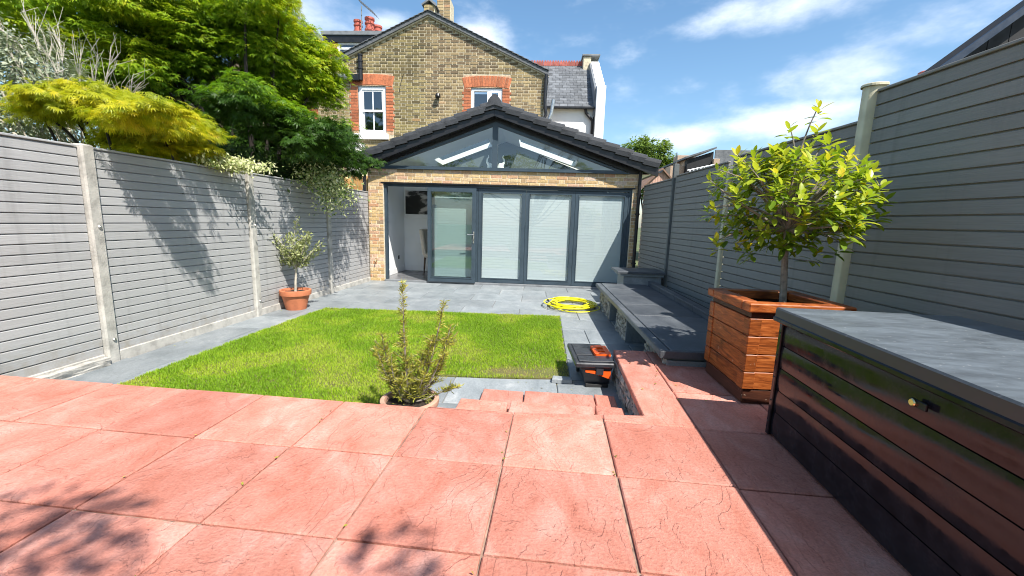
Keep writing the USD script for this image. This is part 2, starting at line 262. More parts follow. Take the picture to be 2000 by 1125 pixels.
M('chest_lid', {'g': ('geometry', {}), 'sx': ('separate_xyz', {}), 'up': ('map_range', {'from_min': .6, 'from_max': .95, 'clamp': True}), 'map': ('mapping', {'rotation': (0, 0, .9), 'scale': (1.0, 3.2, 1.0)}), 'n': ('noise_texture', {'scale': 5.0, 'detail': 10.0, 'roughness': .7, 'distortion': .4}), 'sp': ('noise_texture', {'scale': 60.0, 'detail': 3.0}),  # streaky dust on top; sides kept darker by normal, painting in their shade
    'du': ('map_range', {'from_min': .3, 'from_max': .72, 'to_min': .30, 'to_max': 1.0}), 'sd': ('map_range', {'from_min': .66, 'from_max': .72, 'to_min': 0.0, 'to_max': .5, 'clamp': True}), 'm': ('math', {'math_type': 'multiply'}), 'mx': ('mix_color', {'a': (.022, .024, .027), 'b': (.150, .178, .206)}), 'm2': ('mix_color', {'b': (.36, .37, .38)}), 'm3': ('math', {'math_type': 'multiply'}),
    'ro': ('map_range', {'to_min': .28, 'to_max': .5}), 'p': ('principled_bsdf', {'specular_ior_level': .5})},
  [('g.normal', 'sx.vector'), ('sx.z', 'up.value'), ('g.position', 'map.vector'), ('map.vector', 'n.vector'), ('g.position', 'sp.vector'), ('n.fac', 'du.value'), ('du.result', 'm.value1'), ('up.result', 'm.value2'), ('m.value', 'mx.fac'), ('sp.fac', 'sd.value'), ('sd.result', 'm3.value1'), ('up.result', 'm3.value2'), ('mx.result', 'm2.a'), ('m3.value', 'm2.fac'), ('m2.result', 'p.base_color'), ('n.fac', 'ro.value'), ('ro.result', 'p.roughness')])
simple('brass', (.75, .62, .32), .25, .1, 9, metallic=1.0)
simple('stone', (.37, .34, .295), .85, .30, 16, .008, 45, tone=True, second=(.10, .095, .085))
simple('pink_wood', (.42, .26, .20), .8, .2, 6, tone=True)
simple('orange_wood', (.50, .28, .10), .7, .2, 6, tone=True)
simple('far_brick', (.34, .25, .18), .85, .2, 20)
simple('black_cladding', (.008, .008, .009), .7, .2, 6, tone=True)
simple('navy_edge', (.02, .03, .05), .4, .2, 6)
simple('bark_dark', (.030, .023, .018), .85, .4, 16, .006, 40)
simple('bark_pale', (.42, .38, .32), .85, .3, 20, .004, 60)
simple('bark_grey', (.20, .175, .145), .85, .35, 22, .004, 60)
simple('soil', (.035, .024, .017), .95, .5, 40, .02, 60)
M('brick_yellow', {'at': ('attribute', {'attribute': 'tone'}), 'g': ('geometry', {}), 'n': ('noise_texture', {'scale': 28.0, 'detail': 6.0, 'roughness': .7}), 'big': ('noise_texture', {'scale': .55, 'detail': 3.0}),
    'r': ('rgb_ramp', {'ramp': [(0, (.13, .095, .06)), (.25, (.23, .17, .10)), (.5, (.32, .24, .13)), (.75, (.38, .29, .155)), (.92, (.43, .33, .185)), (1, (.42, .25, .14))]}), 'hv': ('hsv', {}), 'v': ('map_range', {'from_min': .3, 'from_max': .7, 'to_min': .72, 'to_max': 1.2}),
    'gr': ('mix_color', {'blend_type': 'multiply', 'b': (.78, .84, .70)}), 'gf': ('map_range', {'from_min': .42, 'from_max': .62, 'clamp': True}), 'b': ('bump', {'distance': .006}), 'p': ('principled_bsdf', {'roughness': .9, 'specular_ior_level': .2})},
  [('at.fac', 'r.fac'), ('g.position', 'n.vector'), ('g.position', 'big.vector'), ('n.fac', 'v.value'), ('r.color', 'hv.color'), ('v.result', 'hv.value'), ('hv.color', 'gr.a'), ('big.fac', 'gf.value'), ('gf.result', 'gr.fac'), ('gr.result', 'p.base_color'), ('n.fac', 'b.height'), ('b.normal', 'p.normal')])
M('brick_reclaimed', {'at': ('attribute', {'attribute': 'tone'}), 'g': ('geometry', {}), 'n': ('noise_texture', {'scale': 24.0, 'detail': 6.0, 'roughness': .7}),
    'r': ('rgb_ramp', {'ramp': [(0, (.30, .22, .15)), (.2, (.45, .30, .15)), (.45, (.52, .37, .18)), (.7, (.56, .42, .25)), (.85, (.46, .25, .14)), (1, (.55, .42, .32))]}), 'hv': ('hsv', {}), 'v': ('map_range', {'from_min': .3, 'from_max': .7, 'to_min': .68, 'to_max': 1.22}),
    'b': ('bump', {'distance': .008}), 'p': ('principled_bsdf', {'roughness': .9, 'specular_ior_level': .2})},
  [('at.fac', 'r.fac'), ('g.position', 'n.vector'), ('n.fac', 'v.value'), ('r.color', 'hv.color'), ('v.result', 'hv.value'), ('hv.color', 'p.base_color'), ('n.fac', 'b.height'), ('b.normal', 'p.normal')])
simple('brick_red', (.41, .135, .062), .88, .24, 26, .005, 60, tone=True)
def wood(name, dark, mid, light, rough=.42, rot=(0, 0, 0)):
    M(name, {'g': ('geometry', {}), 'at': ('attribute', {'attribute': 'tone'}), 'w': ('combine_xyz', {}), 'sc': ('math', {'math_type': 'multiply', 'value2': 11.0}), 'off': ('vector_math', {'math_type': 'add'}), 'map': ('mapping', {'scale': (1.6, 1.6, 14.0)}),
        'n': ('noise_texture', {'scale': 3.2, 'detail': 7.0, 'roughness': .6, 'distortion': 1.6}), 'r': ('rgb_ramp', {'ramp': [(.3, dark), (.5, mid), (.7, light)]}), 'k': ('noise_texture', {'scale': 6.0, 'detail': 2.0}), 'kr': ('map_range', {'from_min': .62, 'from_max': .72, 'to_min': 1.0, 'to_max': .45, 'clamp': True}),
        'hv': ('hsv', {}), 'fk': ('noise_texture', {'scale': 13.0, 'detail': 7.0, 'roughness': .72}), 'fr': ('map_range', {'from_min': .66, 'from_max': .69, 'to_min': 0.0, 'to_max': .75, 'clamp': True}), 'fm': ('mix_color', {'b': (.46, .36, .27)}), 'tv': ('map_range', {'to_min': .75, 'to_max': 1.2}), 'km': ('math', {'math_type': 'multiply'}), 'b': ('bump', {'distance': .002}), 'p': ('principled_bsdf', {'roughness': rough, 'specular_ior_level': .3})},
      [('at.fac', 'sc.value1'), ('sc.value', 'w.x'), ('sc.value', 'w.z'), ('g.position', 'off.vector1'), ('w.vector', 'off.vector2'), ('off.vector', 'map.vector'), ('map.vector', 'n.vector'), ('off.vector', 'k.vector'), ('n.fac', 'r.fac'), ('r.color', 'hv.color'), ('k.fac', 'kr.value'), ('kr.result', 'km.value1'), ('at.fac', 'tv.value'), ('tv.result', 'km.value2'), ('km.value', 'hv.value'), ('off.vector', 'fk.vector'), ('fk.fac', 'fr.value'), ('hv.color', 'fm.a'), ('fr.result', 'fm.fac'), ('fm.result', 'p.base_color'), ('n.fac', 'b.height'), ('b.normal', 'p.normal')])
wood('planter_wood', (.09, .020, .005), (.26, .065, .013), (.42, .13, .032), .45)
wood('planter_dark', (.03, .010, .006), (.055, .018, .010), (.09, .03, .015), .5)
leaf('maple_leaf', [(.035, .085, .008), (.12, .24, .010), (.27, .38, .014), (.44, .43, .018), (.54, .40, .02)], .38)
leaf('gold_leaf', [(.17, .24, .010), (.36, .38, .012), (.54, .48, .016), (.62, .44, .03)], .45)
leaf('silver_leaf', [(.16, .20, .13), (.27, .31, .22), (.40, .42, .33)], .25)
leaf('variegated_leaf', [(.06, .13, .025), (.18, .26, .06), (.52, .54, .26), (.66, .66, .42)], .25)
leaf('ivy_dark', [(.02, .045, .010), (.04, .08, .016), (.07, .12, .02)], .25)
leaf('far_leaf', [(.06, .11, .02), (.13, .20, .03), (.22, .29, .05)], .35)
leaf('olive_leaf', [(.17, .20, .08), (.30, .33, .14), (.44, .46, .25)], .25)
leaf('bay_leaf', [(.075, .145, .014), (.16, .26, .02), (.29, .37, .028), (.45, .48, .05), (.60, .45, .02)], .42, .36, .4)
leaf('heath_leaf', [(.11, .09, .03), (.20, .21, .035), (.32, .33, .05), (.46, .40, .08)], .25)
leaf('grass_blade', [(.11, .22, .010), (.21, .36, .018), (.34, .46, .028), (.46, .42, .13)], .45, .5, .25)
def glass(name, tint, ior=1.5, rough=0.0):
    M(name, {'bk': ('geometry', {}), 'io': ('map_range', {'to_min': ior, 'to_max': 1/ior}), 'f': ('fresnel', {}), 't': ('transparent_bsdf', {'color': tint}), 'g': ('glossy_bsdf', {'color': (.95, .97, 1.0), 'roughness': rough}), 'm': ('mix_closure', {})},
      [('bk.backfacing', 'io.value'), ('io.result', 'f.IOR'), ('f.fac', 'm.fac'), ('t.BSDF', 'm.closure1'), ('g.BSDF', 'm.closure2')], surface='m.closure')
glass('door_glass', (.94, .975, .97), 1.75); glass('clear_leaf_glass', (.72, .81, .785), 1.85); glass('gable_glass', (.92, .975, .945), 1.95); glass('window_glass', (.55, .60, .62), 2.3)
M('picture_print', {'g': ('geometry', {}), 'map': ('mapping', {'scale': (1, 9.0, 2.2)}), 'n': ('noise_texture', {'scale': 1.6, 'detail': 4.0, 'distortion': .8}), 'r': ('rgb_ramp', {'ramp': [(.42, (.008, .008, .009)), (.50, (.03, .03, .03)), (.56, (.50, .48, .46))]}), 'p': ('principled_bsdf', {'roughness': .4})},
  [('g.position', 'map.vector'), ('map.vector', 'n.vector'), ('n.fac', 'r.fac'), ('r.color', 'p.base_color')])

G = -.258; HY = 6.831
# ------------------------------------------------------------------ foliage helpers
def frames(d, up):
    """Rotation matrices whose x axis is d and whose z axis is as near to up as can be."""
    d = d/np.linalg.norm(d, axis=1, keepdims=True); y = np.cross(up, d); y /= np.linalg.norm(y, axis=1, keepdims=True)+1e-9; z = np.cross(d, y)
    return np.stack([d, y, z], 2)
def scatter(template, pos, R, size, tone):
    tv, tf = template; m, n = len(pos), len(tv)
    V = np.einsum('mij,nj->mni', R, tv)*np.asarray(size)[:, None, None]+pos[:, None, :]
    Fm = (tf[None]+(np.arange(m)*n)[:, None, None]).reshape(-1, 3)
    return V.reshape(-1, 3), Fm, np.repeat(np.clip(tone, 0, 1), n)
def lobed(n=5, spread=75, w=.13, droop=.25):
    V, Fc = [], []
    for k in range(n):
        a = math.radians(-spread+2*spread*k/(n-1)); L = 1-.35*abs(a)/math.radians(spread); c, s = math.cos(a), math.sin(a); b = len(V)
        for (x, y, z) in ((0, 0, 0), (L*.5, w*L, -droop*.2*L), (L, 0, -droop*L), (L*.5, -w*L, -droop*.2*L)): V.append((x*c-y*s, x*s+y*c, z))
        Fc += [(b, b+3, b+1), (b+1, b+3, b+2)]
    return np.array(V), np.array(Fc)
SIMPLE_LEAF = (np.array([(0, 0, 0), (.45, .22, .05), (1, 0, -.05), (.45, -.22, .05), (.5, 0, 0)]), np.array([(0, 4, 1), (1, 4, 2), (0, 3, 4), (4, 3, 2)]))
def long_leaf(w=.16, curl=.12):
    xs = [0, .18, .5, .8, 1.0]; ws = [.01, .7, 1.0, .65, 0.02]; V, Fc = [], []
    for x, q in zip(xs, ws):
        z = -curl*x*x
        V += [(x, w*q, z+.045*q), (x, 0, z), (x, -w*q, z+.045*q)]
    for i in range(4):
        a = 3*i; Fc += [(a, a+1, a+4), (a, a+4, a+3), (a+1, a+2, a+5), (a+1, a+5, a+4)]
    return np.array(V), np.array(Fc)
def sphere_pts(n, g):
    v = g.normal(size=(n, 3)); return v/np.linalg.norm(v, axis=1, keepdims=True)
def crown(blobs, plates, per, leafsize, tonef, g, template, plate_r=.34, flat=.22, droop=.45, inner=.25):
    """Leaves in layered sprays through the volume of a few blobs (centre, radii)."""
    P, D, U, T = [], [], [], []
    vol = np.array([np.prod(r)**(2/3) for _, r in blobs]); num = np.maximum(1, (plates*vol/vol.sum()).astype(int))
    for (c, r), k in zip(blobs, num):
        c, r = np.array(c), np.array(r); s = sphere_pts(k, g); rad = np.where(g.random(k) < inner, g.random(k)**.5*.8, .82+.25*g.random(k)); cen = c+s*r*rad[:, None]
        out = s*np.array([1, 1, .35])+g.normal(size=(k, 3))*.25; out /= np.linalg.norm(out, axis=1, keepdims=True)
        pt = g.random(k)
        for i in range(k):
            m = int(per*(.6+.8*g.random())); a = g.random(m)*2*np.pi; q = np.sqrt(g.random(m))*plate_r*(.6+.7*g.random())
            off = np.stack([np.cos(a)*q, np.sin(a)*q, g.normal(size=m)*flat*plate_r*.5-.35*q*q/plate_r], 1)
            off += out[i]*plate_r*.3
            P.append(cen[i]+off); d = off*np.array([1, 1, 0])/plate_r+out[i]*.8+g.normal(size=(m, 3))*.35; d[:, 2] -= droop
            D.append(d); U.append(np.array([0, 0, 1.])+g.normal(size=(m, 3))*.3+out[i]*.3); T.append(tonef(P[-1], pt[i], g))
    P, D, U, T = map(np.concatenate, (P, D, U, T))
    return scatter(template, P, frames(D, U), leafsize*(.7+.6*g.random(len(P))), T)
def limbs(root, tips, g, r0, r1=.012, bend=.25, sides=6):
    out = []
    for t in tips:
        a, b = np.array(root, float), np.array(t, float); L = np.linalg.norm(b-a); s = np.linspace(0, 1, 7)[:, None]
        mid = g.normal(size=3)*bend*L*.3; p = a+(b-a)*s+mid*(s*(1-s)*2); p[:, 2] += (np.sin(s[:, 0]*np.pi))*L*.08
        out.append(tube(p, np.linspace(r0, r1, 7), sides))
    return cat_(out)

# ================================================================== GROUND, TERRACE, PAVING
def sheet(x0, x1, y0, y1, z, n=1):
    gx, gy = np.meshgrid(np.linspace(x0, x1, n+1), np.linspace(y0, y1, n+1)); v = np.stack([gx.ravel(), gy.ravel(), np.full(gx.size, z)], 1); f = []
    for j in range(n):
        for i in range(n): a = j*(n+1)+i; f += [(a, a+1, a+n+2), (a, a+n+2, a+n+1)]
    return v, np.array(f)
ob('ground', sheet(-150, 150, -100, 200, -.34, 4), 'ground_far', label='open ground around the gardens', cat='ground', kind='structure')
garden = thing('patio_path', 'grey slate paving around the lawn and along the house', 'patio', (1.3, 3.6, G), kind='structure')
ob('bedding', bx(-1.60, 4.45, .45, 6.86, -.335, G-.012, .002), 'slate_joint', garden)
LAWN = sg.Polygon([(-1.06, .42), (-1.02, 1.9), (-.98, 3.0), (-.90, 3.98), (.8, 4.04), (2.56, 4.10), (2.535, 2.8), (2.515, 1.66), (1.9, 1.60), (1.27, 1.58), (1.22, .42)])
area = sg.box(-1.62, .50, 4.40, 6.80)
yy, row = -.10, 0
while yy < 6.9:
    xx = -2.0+(.44 if row % 2 else 0)
    while xx < 4.5:
        w = .88
        piece = sg.box(xx+.004, yy+.004, xx+w-.004, yy+.576).intersection(area).difference(LAWN.buffer(.012))
        for q in (getattr(piece, 'geoms', [piece]) if not piece.is_empty else []):
            if q.area > .004 and len(q.interiors) == 0:
                ob('slate_slab', bevel_slab(q, G-.03, G+random.uniform(-.0012, .0012), .004), 'slate_paving', garden, random.random())
        xx += w
    yy += .58; row += 1

terrace = thing('terrace', 'raised terrace paved with salmon red riven slabs', 'terrace', (1.5, -1, 0), kind='structure')
TA = Rz(-2.66); ROWY = .516
def tgrid(c, r): return (TA@np.array([c*.516, r*.516, 0]))[:2]
main = sg.Polygon([(-1.70, -3.6), (4.75, -3.6), (4.62, 1.76), (2.90, 1.76), (2.85, .40), (1.46, .45), (-1.64, .58)])
ob('terrace_base', extrude_xy(sg.Polygon([(-1.69, -3.6), (4.75, -3.6), (4.62, 1.70), (3.00, 1.70), (2.99, .455), (1.46, .425), (-1.63, .55)]), -.33, -.013), 'grout', terrace)
tile_area = sg.Polygon([(-1.70, -3.6), (4.75, -3.6), (4.62, 1.76), (2.905, 1.76), (2.85, .49), (2.07, .445), (1.46, .452), (-1.64, .575)])
for c in range(-5, 10):
    for r in range(-7, 4):
        q = sg.Polygon([tgrid(c, r), tgrid(c+1, r), tgrid(c+1, r+1), tgrid(c, r+1)]).buffer(-random.choice((.003, .0035, .0045, .006)), join_style=2); q = shapely.affinity.rotate(q, random.uniform(-.25, .25)); q = shapely.affinity.translate(q, .003 if c == 5 else 0, 0)
        if c >= 6: q = shapely.affinity.translate(q, TA[0, 1]*-.01, -.012)
        q = q.intersection(tile_area)
        for q in (getattr(q, 'geoms', [q]) if not q.is_empty else []):
            if q.area < .003 or q.centroid.y < -2.9: continue
            if c < 5 and q.centroid.y > .56: continue
            z = random.uniform(-.002, .0015)
            ob('paving_slab', bevel_slab(q, -.045, z, .005), 'red_paving', terrace, random.random())
# coping slabs on top of the little retaining wall
steps = thing('garden_steps', 'two low red steps from the terrace down to the slate', 'steps', (2.2, .8, G), kind='structure')
ob('step_base', extrude_xy(sg.Polygon([(1.70, .47), (2.795, .47), (2.81, .83), (1.72, .85)]), -.30, -.175), 'grout', steps)
for x0, x1 in ((1.675, 2.02), (2.027, 2.60), (2.607, 2.885)): ob('step_slab', bevel_slab(sg.Polygon([(x0, .46), (min(x1, 2.80), .455), (min(x1+.005, 2.815), .855), (x0+.02, .875)]), -.172, -.129, .006), 'red_paving', steps, random.random())
for x0, x1 in ((1.80, 2.12), (2.127, 2.66), (2.667, 2.885)): ob('step_slab', bevel_slab(sg.Polygon([(x0, .862), (min(x1, 2.815), .857), (min(x1+.005, 2.83), 1.235), (x0+.01, 1.255)]), -.27, -.212, .006), 'red_paving', steps, random.random())

# stone-clad retaining wall at the right of the steps
wall = thing('stone_retaining_wall', 'low retaining wall clad in rough grey split stone beside the steps', 'wall', (2.9, 1.1, G))
def stones(parent, p0, p1, z0, z1, nrow, wmin, wmax, out, g, mat='stone', thick=.04):
    """Split stones in uneven courses on the face from p0 to p1; out is the direction the face looks."""
    p0, p1 = np.array(p0, float), np.array(p1, float); L = np.linalg.norm(p1-p0); u = (p1-p0)/L; n = np.array(out, float); n /= np.linalg.norm(n)
    zs = np.linspace(z0, z1, nrow+1); zs[1:-1] += g.uniform(-.006, .006, nrow-1)
    for k in range(nrow):
        s = 0.0
        while s < L-.01:
            w = min(g.uniform(wmin, wmax), L-s)
            if L-s-w < wmin*.5: w = L-s
            d = thick*g.uniform(.35, 1.0); hw = (zs[k+1]-zs[k])
            m = trimesh.creation.box((w-.004, d, hw-.004)).subdivide(); v = np.array(m.vertices)
            v[:, 1] += np.where(v[:, 1] > 0, g.normal(size=len(v))*.008, 0); edge = (np.abs(v[:, 0]) > w*.45) | (np.abs(v[:, 2]) > hw*.45); v[(v[:, 1] > 0) & edge, 1] -= d*.35
            v[:, 0] += g.normal(size=len(v))*.0015
            pos = np.array([*(p0+u*(s+w/2)), (zs[k]+zs[k+1])/2])
            V = pos+v[:, :1]*np.array([*u, 0])+(v[:, 1:2]+d/2)*np.array([*n, 0])+v[:, 2:]*np.array([0, 0, 1])
            f = np.array(m.faces); 
            if u[0]*n[1]-u[1]*n[0] < 0: f = f[:, ::-1]
            ob('stone', (V, f), mat, parent, g.random()); s += w
g1 = np.random.default_rng(11)
ob('wall_core', extrude_xy(sg.Polygon([(2.878, .50), (2.928, 1.73), (3.1, 1.73), (3.1, .5)]), -.335, -.047), 'grout', wall)
stones(wall, (2.875, .45), (2.925, 1.735), G-.02, -.048, 4, .05, .14, (-1, .05), g1)
stones(wall, (2.965, 1.738), (3.30, 1.75), G-.02, -.048, 4, .05, .12, (.03, 1), g1)

# ------------------------------------------------------------------ lawn
ob('lawn_soil', extrude_xy(LAWN, -.33, G+.006), 'turf_soil', label='worn earth under the lawn, bare in thin spots', cat='soil', kind='structure')
g2 = np.random.default_rng(21); N = 210000
px = g2.uniform(-1.1, 2.6, N); py = .42+(4.1-.42)*g2.random(N)**1.25
wob = (meshkit.noise(np.stack([px*14, py*14, px*0], 1), 9)-.45)*.045
inside = np.where(shapely.contains_xy(LAWN, px, py), 1, -1)*np.array(shapely.distance(LAWN.exterior, shapely.points(px, py))) > -wob.clip(-.012, .03)
inside &= (py < 3.99) | (px > -.9); px, py = px[inside], py[inside]
nz = meshkit.fbm(np.stack([px*2.2, py*2.2, px*0], 1), 4, 3); edge = np.array(shapely.distance(LAWN.exterior, shapely.points(px, py)))
bare = np.exp(-(((px-2.35)/.30)**2+((py-1.78)/.16)**2))*1.0+np.exp(-(((px-1.9)/.30)**2+((py-1.72)/.10)**2))*.7+np.exp(-(((px-2.1)/.25)**2+((py-2.15)/.15)**2))*.35+np.exp(-(((px+.75)/.2)**2+((py-3.9)/.12)**2))*.6+np.exp(-(((px-.55)/.25)**2+((py-1.25)/.2)**2))*.25
dry = np.clip((nz-.52)*2.6, 0, .42)+bare*.9+np.clip(.07-edge, 0, .07)*4
keep = g2.random(len(px)) > bare*.85+.1*(nz > .6)
px, py, nz, dry = px[keep], py[keep], nz[keep], dry[keep]
m = len(px); h = (.017+.016*g2.random(m))*(1-.45*np.clip(dry, 0, 1)); a = g2.random(m)*2*np.pi; lean = .3+.55*g2.random(m)
w = .0019+.0013*g2.random(m); dx, dy = np.cos(a), np.sin(a); base = np.stack([px, py, np.full(m, G+.004)], 1)
side = np.stack([-dy, dx, 0*dx], 1); fw = np.stack([dx, dy, 0*dx], 1); upv = np.array([0, 0, 1.])
Vb = np.stack([base-side*w[:, None], base+side*w[:, None], base+fw*(h*lean*.35)[:, None]+upv*(h*.6)[:, None]-side*w[:, None]*.75, base+fw*(h*lean*.35)[:, None]+upv*(h*.6)[:, None]+side*w[:, None]*.75, base+fw*(h*lean)[:, None]+upv*h[:, None]], 1).reshape(-1, 3)
Fb = (np.array([(0, 1, 3), (0, 3, 2), (2, 3, 4)])[None]+(np.arange(m)*5)[:, None, None]).reshape(-1, 3)
tg = np.clip(.36+.32*(g2.random(m)-.5)+.9*(nz-.5)*.5+dry*.55, 0, 1)
ob('lawn_grass', (Vb, Fb), 'grass_blade', None, np.repeat(tg, 5), label='bright green lawn with thin dry patches near its corners', cat='lawn', kind='stuff')

# ================================================================== FENCES
def fx_left(y): return -1.603+.0467*(y-1.543)
def fx_right(y): return 4.30-.065*(y-6.83)
def slat(fx, y0, y1, z0, z1, inward, depth=.022):
    """One fence board with rounded edges and a groove at its foot, running along the fence line."""
    x0, x1 = fx(y0), fx(y1); prof = [(-depth, z0+.004), (0, z0+.004), (.006*inward if 0 else 0, z0+.004), (0, z1-.006), (-.004, z1), (-depth, z1)]
    prof = [(-depth, z0), (-.001, z0), (0, z0+.002), (0, z1-.013), (-.003, z1-.010), (-.015, z1-.008), (-.015, z1), (-depth, z1)]
    V = []
    for x, y in ((x0, y0), (x1, y1)):
        for d, z in prof: V.append((x+inward*d, y, z))
    n = len(prof); F = []
    for k in range(n):
        a, b = k, (k+1) % n; q = [(a, b, n+b), (a, n+b, n+a)]; F += q
    for k in range(1, n-1): F += [(0, k+1, k), (n, n+k, n+k+1)]
    F = np.array(F); 
    return np.array(V), (F if inward < 0 else F[:, ::-1])
lf = thing('left_fence', 'grey horizontal board fence with concrete posts left of the lawn, in full sun', 'fence', (-1.5, 3.2, G))
lposts = [-.33, 1.52, 3.37, 5.20]
gl = np.random.default_rng(5)
ends = [-1.6]+lposts+[6.80]
for i in range(len(ends)-1):
    y0, y1 = ends[i]+.06, ends[i+1]-.06
    if i == 0: continue
    topz = 1.60; zb = G+.09; pitch = (topz-zb)/23
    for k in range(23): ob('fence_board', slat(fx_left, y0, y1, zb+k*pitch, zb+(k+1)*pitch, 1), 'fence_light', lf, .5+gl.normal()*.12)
    x = fx_left((y0+y1)/2)
    ang = math.degrees(math.atan(.0467))
    ob('top_rail', xf(bx(-.028, .010, -(y1-y0)/2, (y1-y0)/2, topz+.001, topz+.018, .004), Rz(-ang), (x, (y0+y1)/2, 0)), 'fence_light', lf, .6)
    ob('gravel_board', xf(bx(-.030, .016, -(y1-y0)/2, (y1-y0)/2, G-.03, zb+.0, .005), Rz(-ang), (x, (y0+y1)/2, 0)), 'concrete', lf)
for y in lposts:
    x = fx_left(y); ph = 1.63
    p = ob('post', bx(x-.06, x+.035, y-.052, y+.052, -.33, ph, .012), 'concrete', lf)
    for z in (-.05, .95): ob('bolt', xf(lathe([(0, 0), (.016, 0), (.016, .006), (.010, .014), (0, .015)], (0, 0, 0), 10), Ry(90), (x+.034, y+.01, z)), 'steel', p)
# rubble footing under the first panel
v, f = verts(trimesh.creation.box((.10, .62, .10)).subdivide().subdivide().subdivide()); v = v+(meshkit.fbm(v*22, 3)[:, None]-.5)*np.array([.05, .0, .045])
ob('footing', (v+np.array([fx_left(1.15)+.03, 1.15, G+.02]), f), 'concrete', lf)

rf = thing('right_fence', 'dark grey board fence right of the bench, in shade, stepping up near the terrace', 'fence', (4.5, 3.0, G))
rposts = [(5.27, 'dark'), (3.53, 'cream'), (1.60, 'tall')]
ang = math.degrees(math.atan(.065))
def panel(y0, y1, zb, zt, n):
    pitch = (zt-zb)/n
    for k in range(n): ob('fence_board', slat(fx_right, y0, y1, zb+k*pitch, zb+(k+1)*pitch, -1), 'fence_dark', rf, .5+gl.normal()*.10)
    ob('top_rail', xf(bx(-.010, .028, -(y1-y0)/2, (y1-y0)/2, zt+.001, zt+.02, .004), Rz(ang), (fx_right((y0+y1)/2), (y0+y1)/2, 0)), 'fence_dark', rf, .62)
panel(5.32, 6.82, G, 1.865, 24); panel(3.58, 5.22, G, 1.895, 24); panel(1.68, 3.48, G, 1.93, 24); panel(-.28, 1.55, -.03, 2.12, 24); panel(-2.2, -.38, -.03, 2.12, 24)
x = fx_right(5.27); p = ob('post', bx(x-.032, x+.05, 5.235, 5.305, -.33, 2.10, .006), 'dark_post', rf, label='dark grey post with a thin rod on top')
ob('rod', tube([(x, 5.27, 2.09), (x, 5.27, 2.28)], .008, 6), 'dark_post', p)
x = fx_right(3.53); ob('post', bx(x-.028, x+.05, 3.495, 3.565, -.33, 1.80, .008), 'cream_post', rf, label='slim cream post')
def half_round(y, top, r=.062):
    x = fx_right(y); th = np.linspace(np.pi/2, 3*np.pi/2, 13); pl = [(x+.06, y+r)]+[(x+.02+.072*math.cos(t), y+r*math.sin(t)) for t in th]+[(x+.06, y-r)]
    p = ob('post', extrude_xy(sg.Polygon(pl), -.33, top), 'cream_post', rf, smooth=40, label='wide rounded cream post with a flat cap')
    c = sg.Polygon(pl).buffer(.014); ob('post_cap', bevel_slab(c, top+.001, top+.022, .006), 'cream_post', p)
half_round(1.61, 2.17); half_round(-.33, 2.17)

# ================================================================== EXTENSION
WL, WR, OL, OR, HEAD, SILL = -1.385, 4.243, -1.065, 4.085, 1.815, 2.10
AP = (1.27, 3.035)
ext = thing('garden_room', 'single storey brick garden room with glazed gable, bifold doors and dark tiled roof', 'extension', (1.4, HY, G))
def bricks(parent, y, rect_list, course, cells, mat, g, name='brick', inside=None, depth=.05, proud=.006, maxparts=10**9, joint=.010, zlimits=None, tonef=None):
    """Bricks one by one in courses on a wall whose face looks along -y."""
    out = []
    for (x0, x1, z0, z1) in rect_list:
        n = max(1, int(round((z1-z0)/course))); ch = (z1-z0)/n
        for k in range(n):
            za, zb = z0+k*ch, z0+(k+1)*ch; s = x0-(sum(cells)/2 if k % 2 else 0); i = 0
            while s < x1-.01:
                w = cells[i % len(cells)]; a, b = max(s, x0), min(s+w, x1); s += w; i += 1
                if b-a < .03: continue
                rs = [(a, b)]
                if inside is not None: rs = inside(a, b, za, zb)
                for a2, b2 in rs:
                    if b2-a2 < .025: continue
                    j = g.uniform(-.0025, .0025); out.append((a2+joint/2, b2-joint/2, za+joint/2+g.uniform(-.001, .001), zb-joint/2, j))
    ms = [(bx(a, b, y-proud+j, y+depth, za, zb, .004), g.random() if tonef is None else tonef(g, (a+b)/2, (za+zb)/2)) for a, b, za, zb, j in out]
    g.shuffle(ms) if 0 else None
    for mm, t in ms[:maxparts]: ob(name, mm, mat, parent, t)
    if len(ms) > maxparts:
        rest = ms[maxparts:]; ob('brickwork', cat_([q for q, _ in rest]), mat, parent, np.concatenate([np.full(24, t) for _, t in rest]), kind='stuff')
g3 = np.random.default_rng(31)
shell = sg.Polygon([(WL, -.33), (WR, -.33), (WR, 2.10), (WL, 2.10)]).difference(sg.box(OL, -.34, OR, HEAD))
fw_ = ob('front_wall', extrude_xz(shell, HY, HY+.22), 'pale_mortar', ext)
bricks(fw_, HY, [(WL, OL, G, HEAD), (OR, WR, G, HEAD), (WL, WR, HEAD, SILL)], .0725, (.225, .225, .11, .225), 'brick_reclaimed', g3, maxparts=290)
# side walls, room behind
ob('side_wall', bx(WL, WL+.14, HY+.221, 9.7, -.33, 2.19, .002), 'pale_mortar', ext); ob('side_wall', bx(WR-.14, WR, HY+.221, 9.7, -.33, 2.19, .002), 'pale_mortar', ext)
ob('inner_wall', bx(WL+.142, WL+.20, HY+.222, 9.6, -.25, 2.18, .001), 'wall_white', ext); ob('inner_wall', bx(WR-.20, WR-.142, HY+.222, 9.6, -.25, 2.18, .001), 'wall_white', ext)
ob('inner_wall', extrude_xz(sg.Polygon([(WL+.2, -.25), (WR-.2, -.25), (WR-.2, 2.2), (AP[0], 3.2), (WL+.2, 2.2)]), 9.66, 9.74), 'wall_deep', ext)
ob('inner_wall', bx(WL+.202, -.12, 8.55, 8.63, -.20, 2.2, .001), 'wall_white', ext)
ob('room_floor', bx(WL+.2, WR-.2, HY+.05, 9.6, -.33, G+.03, .001), 'floor_dark', ext)
